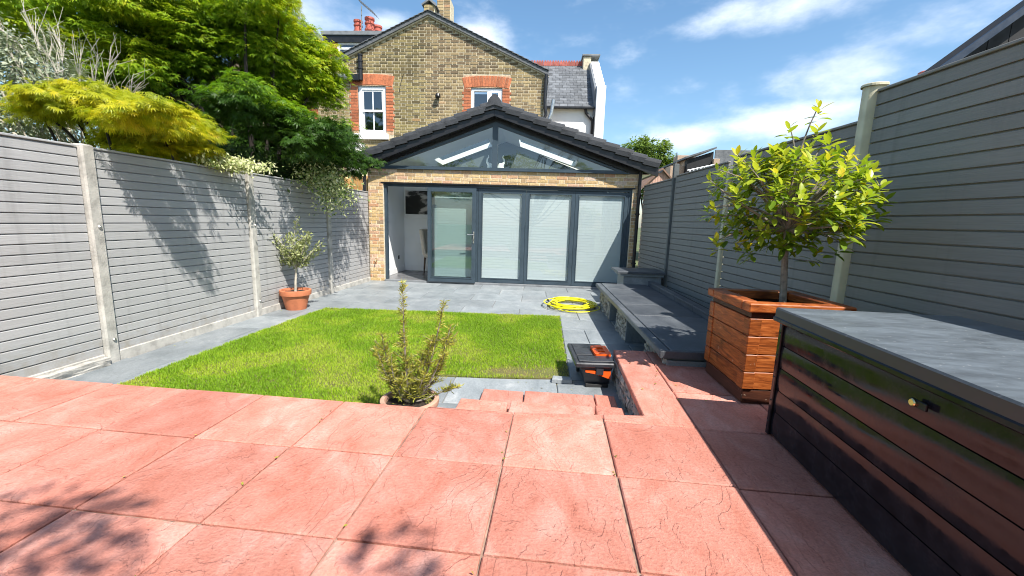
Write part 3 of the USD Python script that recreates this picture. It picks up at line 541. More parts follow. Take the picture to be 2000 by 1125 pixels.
ob('skirting', bx(WL+.202, WL+.216, HY+.24, 8.54, G+.031, G+.16, .003), 'upvc', ext); ob('skirting', bx(WL+.22, -.12, 8.535, 8.549, G+.031, G+.16, .003), 'upvc', ext)
ob('threshold', bx(OL, OR, HY-.03, HY+.09, G-.02, G+.035, .004), 'lead', ext)
# roof: two slopes with a rooflight in each
RL, RR, RZ = (-1.53, 2.30), (4.50, 2.285), (1.27, 3.36)
def slope_pt(side, x):
    a = RL if side < 0 else RR; t = (x-a[0])/(RZ[0]-a[0]); return a[1]+t*(RZ[1]-a[1])
for side, e in ((-1, RL), (1, RR)):
    xs = sorted((e[0], RZ[0])); sx0, sx1 = (-.43, .91) if side < 0 else (1.66, 3.12); y0, y1, h0, h1 = HY-.13, 9.78, 8.60, 9.56
    P = []
    cells_ = [(xs[0], sx0, y0, y1), (sx1, xs[1], y0, y1), (sx0, sx1, y0, h0), (sx0, sx1, h1, y1)]
    ms = []
    for (a, b, c, d) in cells_:
        V = np.array([(x, y, slope_pt(side, x)-dz) for dz in (.17, .05) for (x, y) in ((a, c), (b, c), (b, d), (a, d))])
        Fc = np.array([(0, 2, 1), (0, 3, 2), (4, 5, 6), (4, 6, 7), (0, 1, 5), (0, 5, 4), (1, 2, 6), (1, 6, 5), (2, 3, 7), (2, 7, 6), (3, 0, 4), (3, 4, 7)]); ms.append((V, Fc))
    rp = ob('roof_slope', cat_(ms), 'ceiling_white', ext)
    fr = []
    for (a, b, c, d) in ((sx0, sx1, h0-.05, h0), (sx0, sx1, h1, h1+.05), (sx0-.05, sx0, h0-.05, h1+.05), (sx1, sx1+.05, h0-.05, h1+.05)):
        V = np.array([(x, y, slope_pt(side, x)+dz) for dz in (-.045, .06) for (x, y) in ((a, c), (b, c), (b, d), (a, d))]); fr.append((V, Fc))
    sk = ob('rooflight_frame', cat_(fr), 'frame_grey', rp)
    V = np.array([(x, y, slope_pt(side, x)+.03) for (x, y) in ((sx0, h0), (sx1, h0), (sx1, h1), (sx0, h1))]); ob('rooflight_pane', (V, np.array([(0, 1, 2), (0, 2, 3)])), 'door_glass', rp)
    # tiles on the slope (courses seen only edge on) and the verge tiles, one by one
    n = 11 if side < 0 else 12; L = math.hypot(RZ[0]-e[0], RZ[1]-e[1]); ux, uz = (RZ[0]-e[0])/L, (RZ[1]-e[1])/L
    tiles = []
    for k in range(n):
        s0, s1 = L*k/n-.015, L*(k+1)/n+.02
        c0 = np.array([e[0]+ux*s0, 0, e[1]+uz*s0]); c1 = np.array([e[0]+ux*s1, 0, e[1]+uz*s1]); nrm = np.array([-uz*np.sign(ux), 0, abs(ux)])
        for (ya, yb, nm) in ((HY-.27, HY-.02, 'verge_tile'), (HY-.015, 9.78, 'tile')):
            lift0, lift1 = .052, .018; th = .03
            if nm == 'verge_tile':
                prof = [(ya, -.135), (ya-.012, -.05), (ya-.006, .0), (ya+.03, .022), (yb, .026), (yb, -.004), (ya+.035, -.012), (ya+.022, -.135)]
            else: prof = [(ya, .02), (yb, .02), (yb, -.01), (ya, -.01)]
            V = np.array([c0+nrm*(lift0+q)+np.array([0, y, 0]) for y, q in prof]+[c1+nrm*(lift1+q)+np.array([0, y, 0]) for y, q in prof]); m_ = len(prof); Fv = []
            for i in range(m_): j = (i+1) % m_; Fv += [(i, m_+j, j), (i, m_+i, m_+j)]
            tri = trimesh.creation.triangulate_polygon(sg.Polygon(prof), engine='earcut')[1]
            tri = np.array(tri) % m_; tri = [t for t in tri if len(set(t.tolist())) == 3]; Fv += [tuple(t) for t in tri]+[tuple(m_+t[::-1]) for t in tri]
            mesh_ = (V, np.array(Fv)); tm = trimesh.Trimesh(V, Fv, process=False); tm.fix_normals()
            if nm == 'tile' and max(c0[0], c1[0]) > sx0 and min(c0[0], c1[0]) < sx1:
                for lo_, hi_ in ((ya, h0-.05), (h1+.05, yb)):
                    v2 = np.array(tm.vertices); v2[:, 1] = np.where(v2[:, 1] < (ya+yb)/2, lo_, hi_); tiles.append(trimesh.Trimesh(v2, tm.faces, process=False))
                continue
            if nm == 'verge_tile': ob('verge_tile', tm, 'roof_tile', rp, g3.random())
            else: tiles.append(tm)
    ob('roof_tiles', cat_(tiles), 'roof_tile', rp, np.repeat(g3.random(len(tiles)), 8), kind='stuff')
    # black bargeboard under the verge, eaves gutter
    V = np.array([(x, y, slope_pt(side, x)-dz) for dz in (.24, .03) for (x, y) in ((e[0], HY-.225), (RZ[0]-.002*side, HY-.225), (RZ[0]-.002*side, HY-.135), (e[0], HY-.135))])
    tm = trimesh.Trimesh(V, Fc, process=False); tm.fix_normals(); ob('bargeboard', tm, 'black_plastic', ext)
    gx = e[0]+.02*side; gp = [(gx+.07*math.cos(t), HY-.05, e[1]-.11+.06*math.sin(t)) for t in np.linspace(np.pi, 2*np.pi, 9)]
    pl = sg.LineString([(p_[0], p_[2]) for p_ in gp]).buffer(.006); ob('gutter', extrude_xz(pl, HY-.22, 9.6), 'black_plastic', ext)
# apex block tile
ob('ridge_end_tile', cat_([extrude_xz(sg.Polygon([(1.27-.16, 3.26), (1.27-.12, 3.40), (1.27-.03, 3.50), (1.27+.03, 3.50), (1.27+.12, 3.40), (1.27+.16, 3.26), (1.27, 3.31)]), HY-.30, HY+.1)]), 'roof_tile', ext, .5)
ob('ridge', extrude_xz(sg.Polygon([(1.27-.13, 3.35), (1.27, 3.455), (1.27+.13, 3.35), (1.27, 3.38)]), HY+.101, 9.75), 'roof_tile', ext, .4)
# glazed gable
gtri = sg.Polygon([(-1.225, 2.115), (3.965, 2.115), (AP[0], AP[1]+.02)])
inner = sg.Polygon([(-.99, 2.165), (3.72, 2.165), (AP[0], 2.99)])
gf = ob('gable_frame', extrude_xz(gtri.difference(inner.difference(sg.box(AP[0]-.055, 2, AP[0]+.055, 4))), HY-.02, HY+.06), 'frame_grey', ext)
for half in (sg.box(-2, 2, AP[0]-.055, 4), sg.box(AP[0]+.055, 2, 5, 4)):
    q = np.array(inner.intersection(half).exterior.coords)[:-1]; tri = trimesh.creation.triangulate_polygon(sg.Polygon(q), engine='earcut'); v2, f2 = tri
    ob('gable_pane', (np.c_[v2[:, 0], np.full(len(v2), HY+.02), v2[:, 1]], f2), 'gable_glass', gf)
ob('gable_spandrel', extrude_xz(sg.Polygon([(RL[0]+.12, 2.105), (-1.23, 2.105), (-1.23, 2.14), (AP[0], 3.06), (3.97, 2.14), (3.97, 2.105), (RR[0]-.12, 2.105), (RR[0]-.1, 2.2), (AP[0], 3.2), (RL[0]+.1, 2.2)]), HY-.01, HY+.10), 'black_plastic', ext)
ob('sill_board', bx(-1.24, 3.98, HY-.05, HY+.05, 2.098, 2.114, .003), 'frame_grey', ext)
ob('window_board', bx(-1.1, 3.9, HY+.07, HY+.30, 2.105, 2.13, .003), 'upvc', ext)
# bifold doors
def door_leaf(x0, x1, y, blind, handle=False, tilt=0.0, label=None):
    z0, z1, fwid = G+.04, HEAD-.075, .075
    fr = sg.box(x0, z0, x1, z1).difference(sg.box(x0+fwid, z0+fwid+.02, x1-fwid, z1-fwid))
    d = ob('door_leaf', extrude_xz(fr, y-.035, y+.035), 'frame_grey', ext, label=label)
    V = np.array([(x0+fwid, y-.012, z0+fwid+.02), (x1-fwid, y-.012, z0+fwid+.02), (x1-fwid, y-.012, z1-fwid), (x0+fwid, y-.012, z1-fwid)])
    ob('door_pane', (V, np.array([(0, 1, 2), (0, 2, 3)])), 'door_glass' if blind else 'clear_leaf_glass', d)
    bead = sg.box(x0+fwid-.012, z0+fwid+.008, x1-fwid+.012, z1-fwid+.012).difference(sg.box(x0+fwid+.004, z0+fwid+.024, x1-fwid-.004, z1-fwid-.004)); ob('glazing_bead', extrude_xz(bead, y-.043, y-.036), 'frame_grey', d)
    if blind:
        sl = []; zt, zb = z1-fwid-.03, z0+fwid+.03; n = int((zt-zb)/.056)
        for k in range(n):
            z = zb+(k+.5)*(zt-zb)/n; sl.append(xf(bx(x0+fwid+.006, x1-fwid-.006, -.0295, .0295, -.0006, .0006, .0002), Rx(88), (0, y+.012, z)))
        b = ob('blind', cat_(sl), 'blind', d); ob('blind_rail', bx(x0+fwid+.003, x1-fwid-.003, y+.0, y+.028, z1-fwid-.028, z1-fwid-.001, .002), 'blind', b); ob('blind_rail', bx(x0+fwid+.005, x1-fwid-.005, y+.002, y+.026, z0+fwid+.021, z0+fwid+.034, .002), 'blind', b)
    if handle:
        hx = x1-.04; h = ob('handle', cat_([bx(hx-.014, hx+.014, y-.047, y-.036, .62, .86, .004), tube([(hx, y-.045, .80), (hx, y-.085, .80), (hx-.01, y-.092, .80), (hx-.12, y-.095, .80)], .009, 8)]), 'steel', d)
        ob('keyhole', bx(hx-.006, hx+.006, y-.051, y-.046, .67, .70, .002), 'black_plastic', h)
fr = sg.box(OL+.004, G+.036, OR-.004, HEAD-.004).difference(sg.box(OL+.055, G+.0, OR-.055, HEAD-.062))
ob('door_frame', extrude_xz(fr, HY+.045, HY+.135), 'frame_grey', ext)
ob('lintel_strip', bx(OL-.05, OR+.05, HY-.012, HY+.02, HEAD-.012, HEAD+.018, .004), 'black_plastic', ext)
lx = [OL+.055, -.085, .945, 1.93, 2.95, OR-.055]
for k in range(1, 5): door_leaf(lx[k]+.003, lx[k+1]-.003, HY+.09, True, label=['', 'blind covered leaf hidden behind the folded one', 'leaf with its white blind down, next to the folded leaf', 'leaf with its white blind down, second from the right', 'rightmost leaf, its blind half in slanting shade'][k])
door_leaf(lx[1]-.02, lx[2]-.035, HY-.045, False, True, label='leaf folded back in front of the others, clear greenish glass')
# things fixed to the wall
for (xx_, zt) in ((WL-.045, 2.06), (WR-.045, 2.14)):
    yv = HY-.065
    dp = ob('downpipe', tube([(xx_, yv-.02, zt), (xx_, yv, zt-.12), (xx_, yv, .8), (xx_, yv, G+.01)], .034, 12), 'black_plastic', ext)
    for z in (.3, 1.3): ob('pipe_clip', bx(xx_-.045, xx_+.045, yv-.02, yv+.06, z, z+.03, .006), 'black_plastic', dp)
ob('hopper', trimesh.convex.convex_hull(np.array([(WL-.045+sx*.10, HY-.06+sy*.09, 2.20) for sx in (-1, 1) for sy in (-1, 1)]+[(WL-.045+sx*.04, HY-.06+sy*.04, 1.98) for sx in (-1, 1) for sy in (-1, 1)])), 'black_plastic', ext)
tp = ob('outside_tap', tube([(-1.23, HY-.01, .20), (-1.23, HY-.06, .20), (-1.23, HY-.075, .16)], .012, 8), 'brass', ext); ob('tap_handle', bx(-1.26, -1.20, HY-.055, HY-.045, .222, .232, .003), 'brass', tp)
# inside the open bay: picture, socket, chair, table; ornaments on the gable sill
pic = thing('framed_picture', 'dark picture with pale streaks on the white wall inside the open door', 'picture', (-1.0, 8.52, 1.5))
ob('frame', bx(-1.16, -.36, 8.515, 8.546, 1.10, 1.80, .004), 'upvc', pic); ob('print', bx(-1.13, -.39, 8.508, 8.516, 1.20, 1.775, .001), 'picture_print', pic)
so = thing('wall_socket', 'small dark socket plate on the wall inside the open door', 'socket', (WL+.205, 8.1, .15)); ob('plate', bx(WL+.202, WL+.212, 8.05, 8.14, .10, .19, .003), 'black_plastic', so)
ch = thing('dining_chair', 'cream padded dining chair just inside the open door', 'chair', (-.28, 8.0, G+.03))
seat0 = bx(-.48, -.02, 7.78, 8.22, .18, .29, .04); ob('seat', seat0, 'cream_fabric', ch)
ob('backrest', xf(bx(-.50, -.41, 7.77, 8.23, .25, .86, .04), Ry(-8), (0, 0, 0), (-.45, 8, .25)), 'cream_fabric', ch)
for sx in (-.45, -.05):
    for sy in (7.82, 8.18): ob('leg', tube([(sx, sy, .19), (sx+(-.03 if sx < -.2 else .01), sy, G+.03)], [.024, .014], 8), 'dark_wood', ch)
tb = thing('dining_table', 'dark dining table top behind the folded door leaf', 'table', (.6, 8.0, G+.03))
ob('tabletop', bx(-.02, 1.3, 7.65, 8.4, .44, .48, .008), 'dark_wood', tb)
for sx in (.05, 1.22):
    for sy in (7.72, 8.32): ob('leg', bx(sx-.03, sx+.03, sy-.03, sy+.03, G+.03, .44, .004), 'dark_wood', tb)
def ornament(x, flip, label):
    """Stylised white animal: body, lifted head and curled trunk."""
    o = thing('ornament', label, 'ornament', (x, HY+.17, 2.13)); y = HY+.17; s = flip
    pts = [((x, y, 2.17), .055), ((x+.03*s, y, 2.235), .048), ((x+.06*s, y, 2.16), .05)]
    man = manifold3d.Manifold()
    def sph(c, r): return manifold3d.Manifold.sphere(r, 16).translate(tuple(map(float, c)))
    for i in range(3): man = man+manifold3d.Manifold.batch_hull([sph(*pts[i]), sph(*pts[(i+1) % 3])])
    tr = [((x-.02*s, y, 2.26), .03), ((x-.05*s, y, 2.30), .02), ((x-.045*s, y, 2.36), .014), ((x-.015*s, y, 2.40), .010), ((x-.025*s, y, 2.435), .007)]
    man = man+manifold3d.Manifold.batch_hull([sph((x+.01*s, y, 2.22), .04), sph(*tr[0])])
    for i in range(4): man = man+manifold3d.Manifold.batch_hull([sph(*tr[i]), sph(*tr[i+1])])
    for dx_ in (-.03, .08): man = man+manifold3d.Manifold.batch_hull([sph((x+dx_*s, y, 2.16), .03), sph((x+dx_*s, y, 2.15), .03)])+manifold3d.Manifold.cylinder(.05, .026, .026, 12).translate((x+dx_*s, y, 2.13))
    ob('figure', man, 'ornament_white', o, smooth=50)
ornament(1.14, 1, 'white animal ornament left of the gable mullion, trunk raised'); ornament(1.40, -1, 'white animal ornament right of the gable mullion, trunk raised')

# ================================================================== BENCH, PLANTER, CHEST AND SMALL THINGS
bench = thing('stone_bench', 'long slate topped bench on stone clad legs along the right fence', 'bench', (3.7, 3.2, G))
gb = np.random.default_rng(41)
ys = [1.40, 2.02, 2.66, 3.28, 3.88, 4.46, 5.02]
for a, b in zip(ys[:-1], ys[1:]):
    ob('top_slab', bevel_slab(sg.box(3.285, a+.002, 4.02, b-.002), .092, .129+gb.uniform(-.001, .001), .005), 'bench_slate', bench, gb.random())
ob('front_edging', bevel_slab(sg.box(3.195, 1.40, 3.278, 5.02), .080, .127, .008), 'bench_slate', bench, .85)
ob('near_edging', bevel_slab(sg.box(3.195, 1.372, 4.02, 1.397), .070, .129, .006), 'bench_slate', bench, .3)
ob('under_frame', bx(3.24, 4.0, 1.42, 5.0, .045, .091, .004), 'dark_post', bench)
for y0, y1 in ((3.98, 4.95), (2.90, 3.50), (1.40, 2.10)):
    lg = ob('leg', bx(3.285, 3.95, y0+.03, y1, -.335, .044, .004), 'slate_paving', bench, .3)
    stones(lg, (3.280, y0+.03), (3.280, y1), G, .043, 5, .05, .13, (-1, 0), gb, thick=.035)
    ob('leg_facing', bx(3.262, 3.95, y0, y0+.026, G+.001, .043, .003), 'slate_paving', lg, .2)
trough = thing('slate_trough', 'narrow dark slate trough between the bench and the right fence', 'trough', (4.2, 3.3, G))
yA, yB = 1.70, 4.95
for y0, y1 in zip(np.linspace(yA, yB, 6)[:-1], np.linspace(yA, yB, 6)[1:]):
    ob('front_panel', bx(4.03, 4.07, y0+.002, y1-.002, G, .175, .004), 'bench_slate', trough, gb.random()); ob('coping', bx(4.022, 4.13, y0+.002, y1-.002, .176, .200, .005), 'bench_slate', trough, gb.random()*.5)
ob('soil', bx(4.071, 4.36, yA, yB, G, .10, .003), 'soil', trough)
fb = thing('slate_box', 'square slate capped box at the far end of the bench by the doors', 'box', (3.95, 5.3, G))
ob('body', bx(3.66, 4.28, 5.10, 5.62, G-.07, .255, .006), 'slate_paving', fb, .6)
ob('cap', bevel_slab(sg.box(3.55, 5.04, 4.33, 5.68), .30, .338, .006), 'bench_slate', fb, .5); ob('lower_cap', bevel_slab(sg.box(3.60, 5.07, 4.31, 5.66), .256, .299, .006), 'slate_paving', fb, .7)

pl = thing('wooden_planter', 'square red brown timber planter with weathered boards on the terrace', 'planter', (3.80, 1.01, 0))
X0, X1, Y0, Y1 = 3.50, 4.10, .715, 1.315
gp = np.random.default_rng(43)
zb = [.10, .215, .33, .445, .56]
for k in range(4):
    z0, z1 = zb[k]+.0015, zb[k+1]-.0015; j = lambda: gp.uniform(-.002, .002)
    ob('board', bx(X0+.012+j(), X0+.04, Y0+.045, Y1-.045, z0, z1, .004), 'planter_wood', pl, gp.random()); ob('board', bx(X1-.04, X1-.012, Y0+.045, Y1-.045, z0, z1, .004), 'planter_wood', pl, gp.random())
    ob('board', bx(X0+.045, X1-.045, Y0+.012+j(), Y0+.04, z0, z1, .004), 'planter_wood', pl, gp.random()); ob('board', bx(X0+.045, X1-.045, Y1-.04, Y1-.012, z0, z1, .004), 'planter_wood', pl, gp.random())
    for cx, cy in ((X0, Y0), (X1-.088, Y0), (X0, Y1-.088), (X1-.088, Y1-.088)):
        ob('corner_block', bx(cx+.006+j(), cx+.082, cy+.006+j(), cy+.082, z0, z1, .005), 'planter_wood', pl, gp.random())
for (a, b, c, d) in ((X0-.012, X1+.012, Y0-.012, Y0+.085), (X0-.012, X1+.012, Y1-.085, Y1+.012), (X0-.012, X0+.085, Y0+.087, Y1-.087), (X1-.085, X1+.012, Y0+.087, Y1-.087)):
    ob('rim_board', bx(a, b, c, d, .600, .655, .006), 'planter_wood', pl, gp.random())
ob('rim_rail', extrude_xy(sg.box(X0+.02, Y0+.02, X1-.02, Y1-.02).difference(sg.box(X0+.06, Y0+.06, X1-.06, Y1-.06)), .561, .599), 'planter_dark', pl, .4)
ob('plinth', bx(X0+.02, X1-.02, Y0+.02, Y1-.02, 0.004, .099, .006), 'planter_dark', pl, .5)
v, f = sheet(X0+.041, X1-.041, Y0+.041, Y1-.041, .52, 14); v[:, 2] += (meshkit.fbm(v*30, 3)-.5)*.05; ob('soil', (v, f), 'soil', pl)

chest = thing('storage_chest', 'large black metal garden storage chest with panelled sides and grey dusty lid', 'storage chest', (3.85, -.3, 0))
CX0, CX1, CY0, CY1 = 3.475, 4.30, -1.08, .36; RC = Rz(-3.2); ctr = (CX0, CY1, 0)
def cb(*a, **k): return xf(bx(*a, **k), RC, (0, 0, 0), ctr)
zs = [.012, .145, .265, .385, .505, .622]
for k in range(5):
    z0, z1 = zs[k]+.0025, zs[k+1]-.0025; bow = .0035
    for (xa, sgn, nm) in ((CX0, -1, 'side_panel'), (CX1, 1, 'side_panel')):
        zz = np.linspace(z0, z1, 7); t = np.linspace(-1, 1, 7); xo = xa+sgn*bow*(1-t*t)-sgn*.012
        V = np.array([(x, y, z) for y in (CY0+.03, CY1-.03) for x, z in zip(xo, zz)]+[(xa-sgn*.03, y, z) for y in (CY0+.03, CY1-.03) for z in (z0, z1)]); F = []
        for i in range(6): F += [(i, i+1, 7+i+1), (i, 7+i+1, 7+i)]
        F += [(14, 16, 17), (14, 17, 15), (0, 14, 16), (0, 16, 7), (6, 13, 17), (6, 17, 15)]
        tm = trimesh.Trimesh(V, F, process=False); tm.fix_normals(); ob(nm, xf(tm, RC, (0, 0, 0), ctr), 'chest_black', chest, smooth=40)
    for ya in (CY0, CY1-.026): ob('end_panel', cb(CX0+.03, CX1-.03, ya, ya+.026, z0, z1, b=.006), 'chest_black', chest)
ob('inner_box', cb(CX0+.032, CX1-.032, CY0+.028, CY1-.028, .012, .62, b=.003), 'black_plastic', chest)
for cx in (CX0-.002, CX1-.028):
    for cy in (CY0-.002, CY1-.028):
        p = ob('corner_post', cb(cx, cx+.030, cy, cy+.030, .004, .624, b=.004), 'chest_black', chest)
        if cx < CX0 and cy > 0:
            for z in (.08, .2, .33, .45, .57): ob('rivet', xf(xf(lathe([(0, 0), (.006, 0), (.004, .003), (0, .004)], (0, 0, 0), 8), Ry(-90), (cx, cy+.015, z)), RC, (0, 0, 0), ctr), 'black_plastic', p)
lid = ob('lid', cb(CX0-.022, CX1+.02, CY0-.022, CY1+.022, .632, .700, b=.007), 'chest_lid', chest)
ob('lid_rim', cb(CX0-.027, CX1+.025, CY0-.027, CY1+.027, .627, .652, b=.005), 'chest_black', chest)
lk = ob('lock', xf(xf(lathe([(0, 0), (.013, 0), (.013, .006), (.010, .009), (0, .009)], (0, 0, 0), 18), Ry(-90), (CX0-.012, -.500, .568)), RC, (0, 0, 0), ctr), 'brass', chest, smooth=30)
ob('lock_plate', cb(CX0-.012, CX0-.004, -.545, -.485, .556, .58, b=.003), 'chest_black', chest)

def pot(t, c, r0, r1, h, rim, mat, wall_=.018):
    ob('pot', lathe([(0, 0), (r0, 0), (r0+(r1-r0)*.5, h*.5), (r1-.012, h-rim), (r1+.006, h-rim+.002), (r1+.012, h-rim*.5), (r1+.010, h-.004), (r1+.004, h), (r1-wall_, h), (r1-wall_-.006, h-.03), (r1-wall_-.01, h-.06), (0, h-.05)], c, 40), mat, t, smooth=35)
    a = np.linspace(0, 2*np.pi, 33)[:-1]; n = 6; V = [(c[0], c[1], c[2]+h-.035)]; F = []
    for k in range(1, n+1):
        for q in a: V.append((c[0]+math.cos(q)*(r1-wall_-.004)*k/n, c[1]+math.sin(q)*(r1-wall_-.004)*k/n, c[2]+h-.035))
    V = np.array(V); V[:, 2] += (meshkit.fbm(V*45, 3)-.5)*.03
    for q in range(32): F.append((0, 1+q, 1+(q+1) % 32))
    for k in range(n-1):
        for q in range(32): i, j = 1+k*32+q, 1+k*32+(q+1) % 32; F += [(i, i+32, j+32), (i, j+32, j)]
    ob('soil', (V, np.array(F)), 'soil', t)
# olive in a terracotta pot by the left fence
oc = np.array([-1.29, 3.88, G+.002]); ot = thing('potted_olive', 'small olive tree in a terracotta pot by the left fence', 'potted plant', oc)
pot(ot, oc, .135, .20, .285, .075, 'terracotta')
go = np.random.default_rng(51); top = oc+np.array([.0, 0, .26]); fork = oc+np.array([.03, 0, .60])
ob('trunk', tube([top-[0, 0, .03], top+[.005, .005, .12], top+[.022, 0, .25], fork], [.020, .017, .015, .013], 8), 'bark_pale', ot, smooth=True)
tips = [fork+1.08*np.array(v_) for v_ in ((-.32, .02, .32), (-.20, -.1, .42), (-.12, .1, .36), (.04, .02, .62), (.0, -.12, .44), (.13, .12, .45), (.20, -.05, .40), (.36, .0, .34), (.30, .08, .24), (-.22, .02, .10), (-.08, -.1, .26), (.1, -.12, .22), (.14, .02, .12), (-.1, .05, .14), (.06, .05, .4), (.24, -.1, .46))]
ob('branches', limbs(fork, tips, go, .009, .003, .3, 5), 'bark_pale', ot)
P, D, T = [], [], []
for t_ in tips:
    for s in np.linspace(.25, 1.0, 16):
        for q in range(6):
            p_ = fork+(t_-fork)*s+go.normal(size=3)*.026; d_ = (t_-fork)/np.linalg.norm(t_-fork)*.8+go.normal(size=3)*.6; P.append(p_); D.append(d_); T.append(go.random()*.6+.35*s)
P, D = np.array(P), np.array(D); V, F, tt = scatter(SIMPLE_LEAF, P, frames(D, np.array([0, 0, 1.])+go.normal(size=(len(P), 3))*.5), .042+.022*go.random(len(P)), np.array(T)); V[:, :] = V
ob('foliage', (V, F), 'olive_leaf', ot, tt, kind='stuff')
# sparse heath in the pot that peeps over the terrace edge
hc = np.array([1.385, .705, G+.004]); ht = thing('potted_heath', 'straggly tall heath like shrub in a pot below the terrace edge', 'potted plant', hc)
pot(ht, hc, .125, .180, .185, .05, 'old_terracotta')
gh = np.random.default_rng(53); hb = hc+np.array([0, 0, .15])
shoots = [((-.01, 0, .81), .026), ((.25, .03, .69), .030), ((.30, .02, .54), .03), ((.12, .03, .36), .045), ((.19, 0, .46), .04), ((-.15, 0, .46), .04), ((-.20, .03, .36), .035), ((-.08, -.03, .33), .04), ((.06, .04, .28), .05), ((.27, -.03, .36), .04), ((-.17, .02, .24), .04), ((.15, -.04, .24), .05), ((-.04, .05, .46), .03), ((.02, -.05, .20), .06), ((.36, .02, .12), .04), ((-.1, .06, .18), .05)]
P, D, T, br = [], [], [], []
for (off, rr) in shoots:
    e = hb+np.array(off)+np.array([-.03, 0, 0]); s = np.linspace(0, 1, 9)[:, None]; bend = gh.normal(size=3)*np.array([.03, .03, 0]); pth = hb+(e-hb)*np.array([1, 1, 1])*s+bend*np.sin(s*np.pi)
    pth[:, :2] = hb[:2]+(e[:2]-hb[:2])*(s**.6)+bend[:2]*np.sin(s*np.pi); br.append(tube(pth, np.linspace(.008, .002, 9), 5))
    n = int(400*(.35+off[2]))
    for k in range(n):
        u = .12+.88*gh.random()**.8; i = min(int(u*8), 7); c_ = pth[i]+(pth[i+1]-pth[i])*(u*8-i); spread = rr*(.55+.9*gh.random())*(1.15-.6*u)
        d_ = gh.normal(size=3); d_[2] = abs(d_[2])*.7+.25; d_ /= np.linalg.norm(d_); P.append(c_+d_*np.array([1, 1, .4])*spread*gh.random()); D.append(d_); T.append(np.clip(.35+.35*u+gh.normal()*.25, 0, 1))
    for k in range(int(14*(off[2]+.2))):
        u = .2+.7*gh.random(); i = min(int(u*8), 7); c_ = pth[i]; d_ = gh.normal(size=3)*[1, 1, .5]; d_[2] = abs(d_[2])+.3; d_ /= np.linalg.norm(d_); L = .05+.07*gh.random(); br.append(tube([c_, c_+d_*L*.5, c_+d_*L+[0, 0, .01]], [.003, .002, .0012], 4))
        for q in range(26):
            w_ = gh.random(); e_ = gh.normal(size=3)*.6+d_; P.append(c_+d_*L*w_+gh.normal(size=3)*.006); D.append(e_); T.append(np.clip(.55+gh.normal()*.25, 0, 1))
P, D = np.array(P), np.array(D); V, F, tt = scatter((np.array([(0, .06, 0), (1, 0, 0), (0, -.06, 0), (.5, .09, .03), (.5, -.09, .03)]), np.array([(0, 2, 3), (2, 4, 3), (3, 4, 1)])), P, frames(D, gh.normal(size=(len(P), 3))), .020+.016*gh.random(len(P)), np.array(T))
ob('stems', cat_(br), 'bark_grey', ht); ob('foliage', (V, F), 'heath_leaf', ht, tt, kind='stuff')
# bay tree in the planter
bc = np.array([3.885, 1.04, .50]); bt = thing('bay_tree', 'bay tree with bright glossy leaves growing in the timber planter', 'tree', bc)
gy = np.random.default_rng(57); fork = np.array([3.85, 1.06, 1.10])
ob('trunk', tube([bc, bc+[-.012, .01, .2], bc+[-.03, .01, .42], fork, fork+[0, 0, .12]], [.026, .022, .020, .019, .012], 10), 'bark_grey', bt, smooth=True)
tips = []
while len(tips) < 165:
    p_ = gy.uniform(-1, 1, 3); r_ = np.linalg.norm(p_)
    if .45 < r_ < 1: tips.append(np.array([3.85, 1.08, 1.32])+p_*np.array([.52, .44, .34]))
for (ax, ay) in ((1600, 205), (1600, 250), (1542, 245), (1530, 290), (1450, 320), (1440, 300), (1385, 350), (1380, 405), (1400, 470), (1440, 485), (1460, 480), (1730, 390), (1700, 415), (1650, 480), (1600, 490), (1690, 345), (1690, 310), (1640, 290), (1620, 270), (1580, 285), (1560, 300), (1400, 330), (1480, 310), (1680, 450), (1720, 420)):
    tips.append(at(ax, ay, 1.05+gy.uniform(-.15, .15)))
br = limbs(fork, tips[:60:2]+tips[165:], gy, .011, .003, .35, 5); ob('branches', br, 'bark_grey', bt)
LL = long_leaf(.20, .16); P, D, U, T, S = [], [], [], [], []
cc = np.array([3.85, 1.08, 1.28])
for t_ in tips:
    ax = (t_-fork); ax /= np.linalg.norm(ax); ax = ax*.55+np.array([0, 0, .75])+gy.normal(size=3)*.18; ax /= np.linalg.norm(ax); e1 = np.cross(ax, [1, .2, 0]); e1 /= np.linalg.norm(e1); e2 = np.cross(ax, e1); n = gy.integers(8, 13); base_t = gy.normal()*.10+.12*(t_[2]-cc[2])/.4
    L = .085+.04*gy.random()
    for k in range(n):
        a = k*2.4+gy.normal()*.2; u = k/n; el = .15+1.0*u**1.5; d_ = (e1*math.cos(a)+e2*math.sin(a))*math.cos(el)+ax*math.sin(el); d_ = d_+gy.normal(size=3)*.12
        if u < .4: d_[2] -= .25
        P.append(t_-ax*L*(1-u)*.9); D.append(d_); U.append(ax*.8+np.array([0, 0, .4])); S.append((.070+.040*gy.random())*(1-.35*u**2)); T.append(np.clip(.34+.30*u+base_t+gy.normal()*.12, 0, .88) if gy.random() > .015 else 1.0)
P, D, U, S, T = map(np.array, (P, D, U, S, T)); V, F, tt = scatter(LL, P, frames(D, U), S, T); nv, nf = len(LL[0]), len(LL[1])
order = np.argsort(np.linalg.norm(P-CAM, axis=1)-4*S)
V = V.reshape(-1, nv, 3); tt = tt.reshape(-1, nv)
for i in order[:300]: ob('leaf', (V[i], LL[1]), 'bay_leaf', bt, tt[i], smooth=True)
r_ = order[300:]; ob('foliage', (V[r_].reshape(-1, 3), (LL[1][None]+(np.arange(len(r_))*nv)[:, None, None]).reshape(-1, 3)), 'bay_leaf', bt, tt[r_].ravel(), smooth=True, kind='stuff')

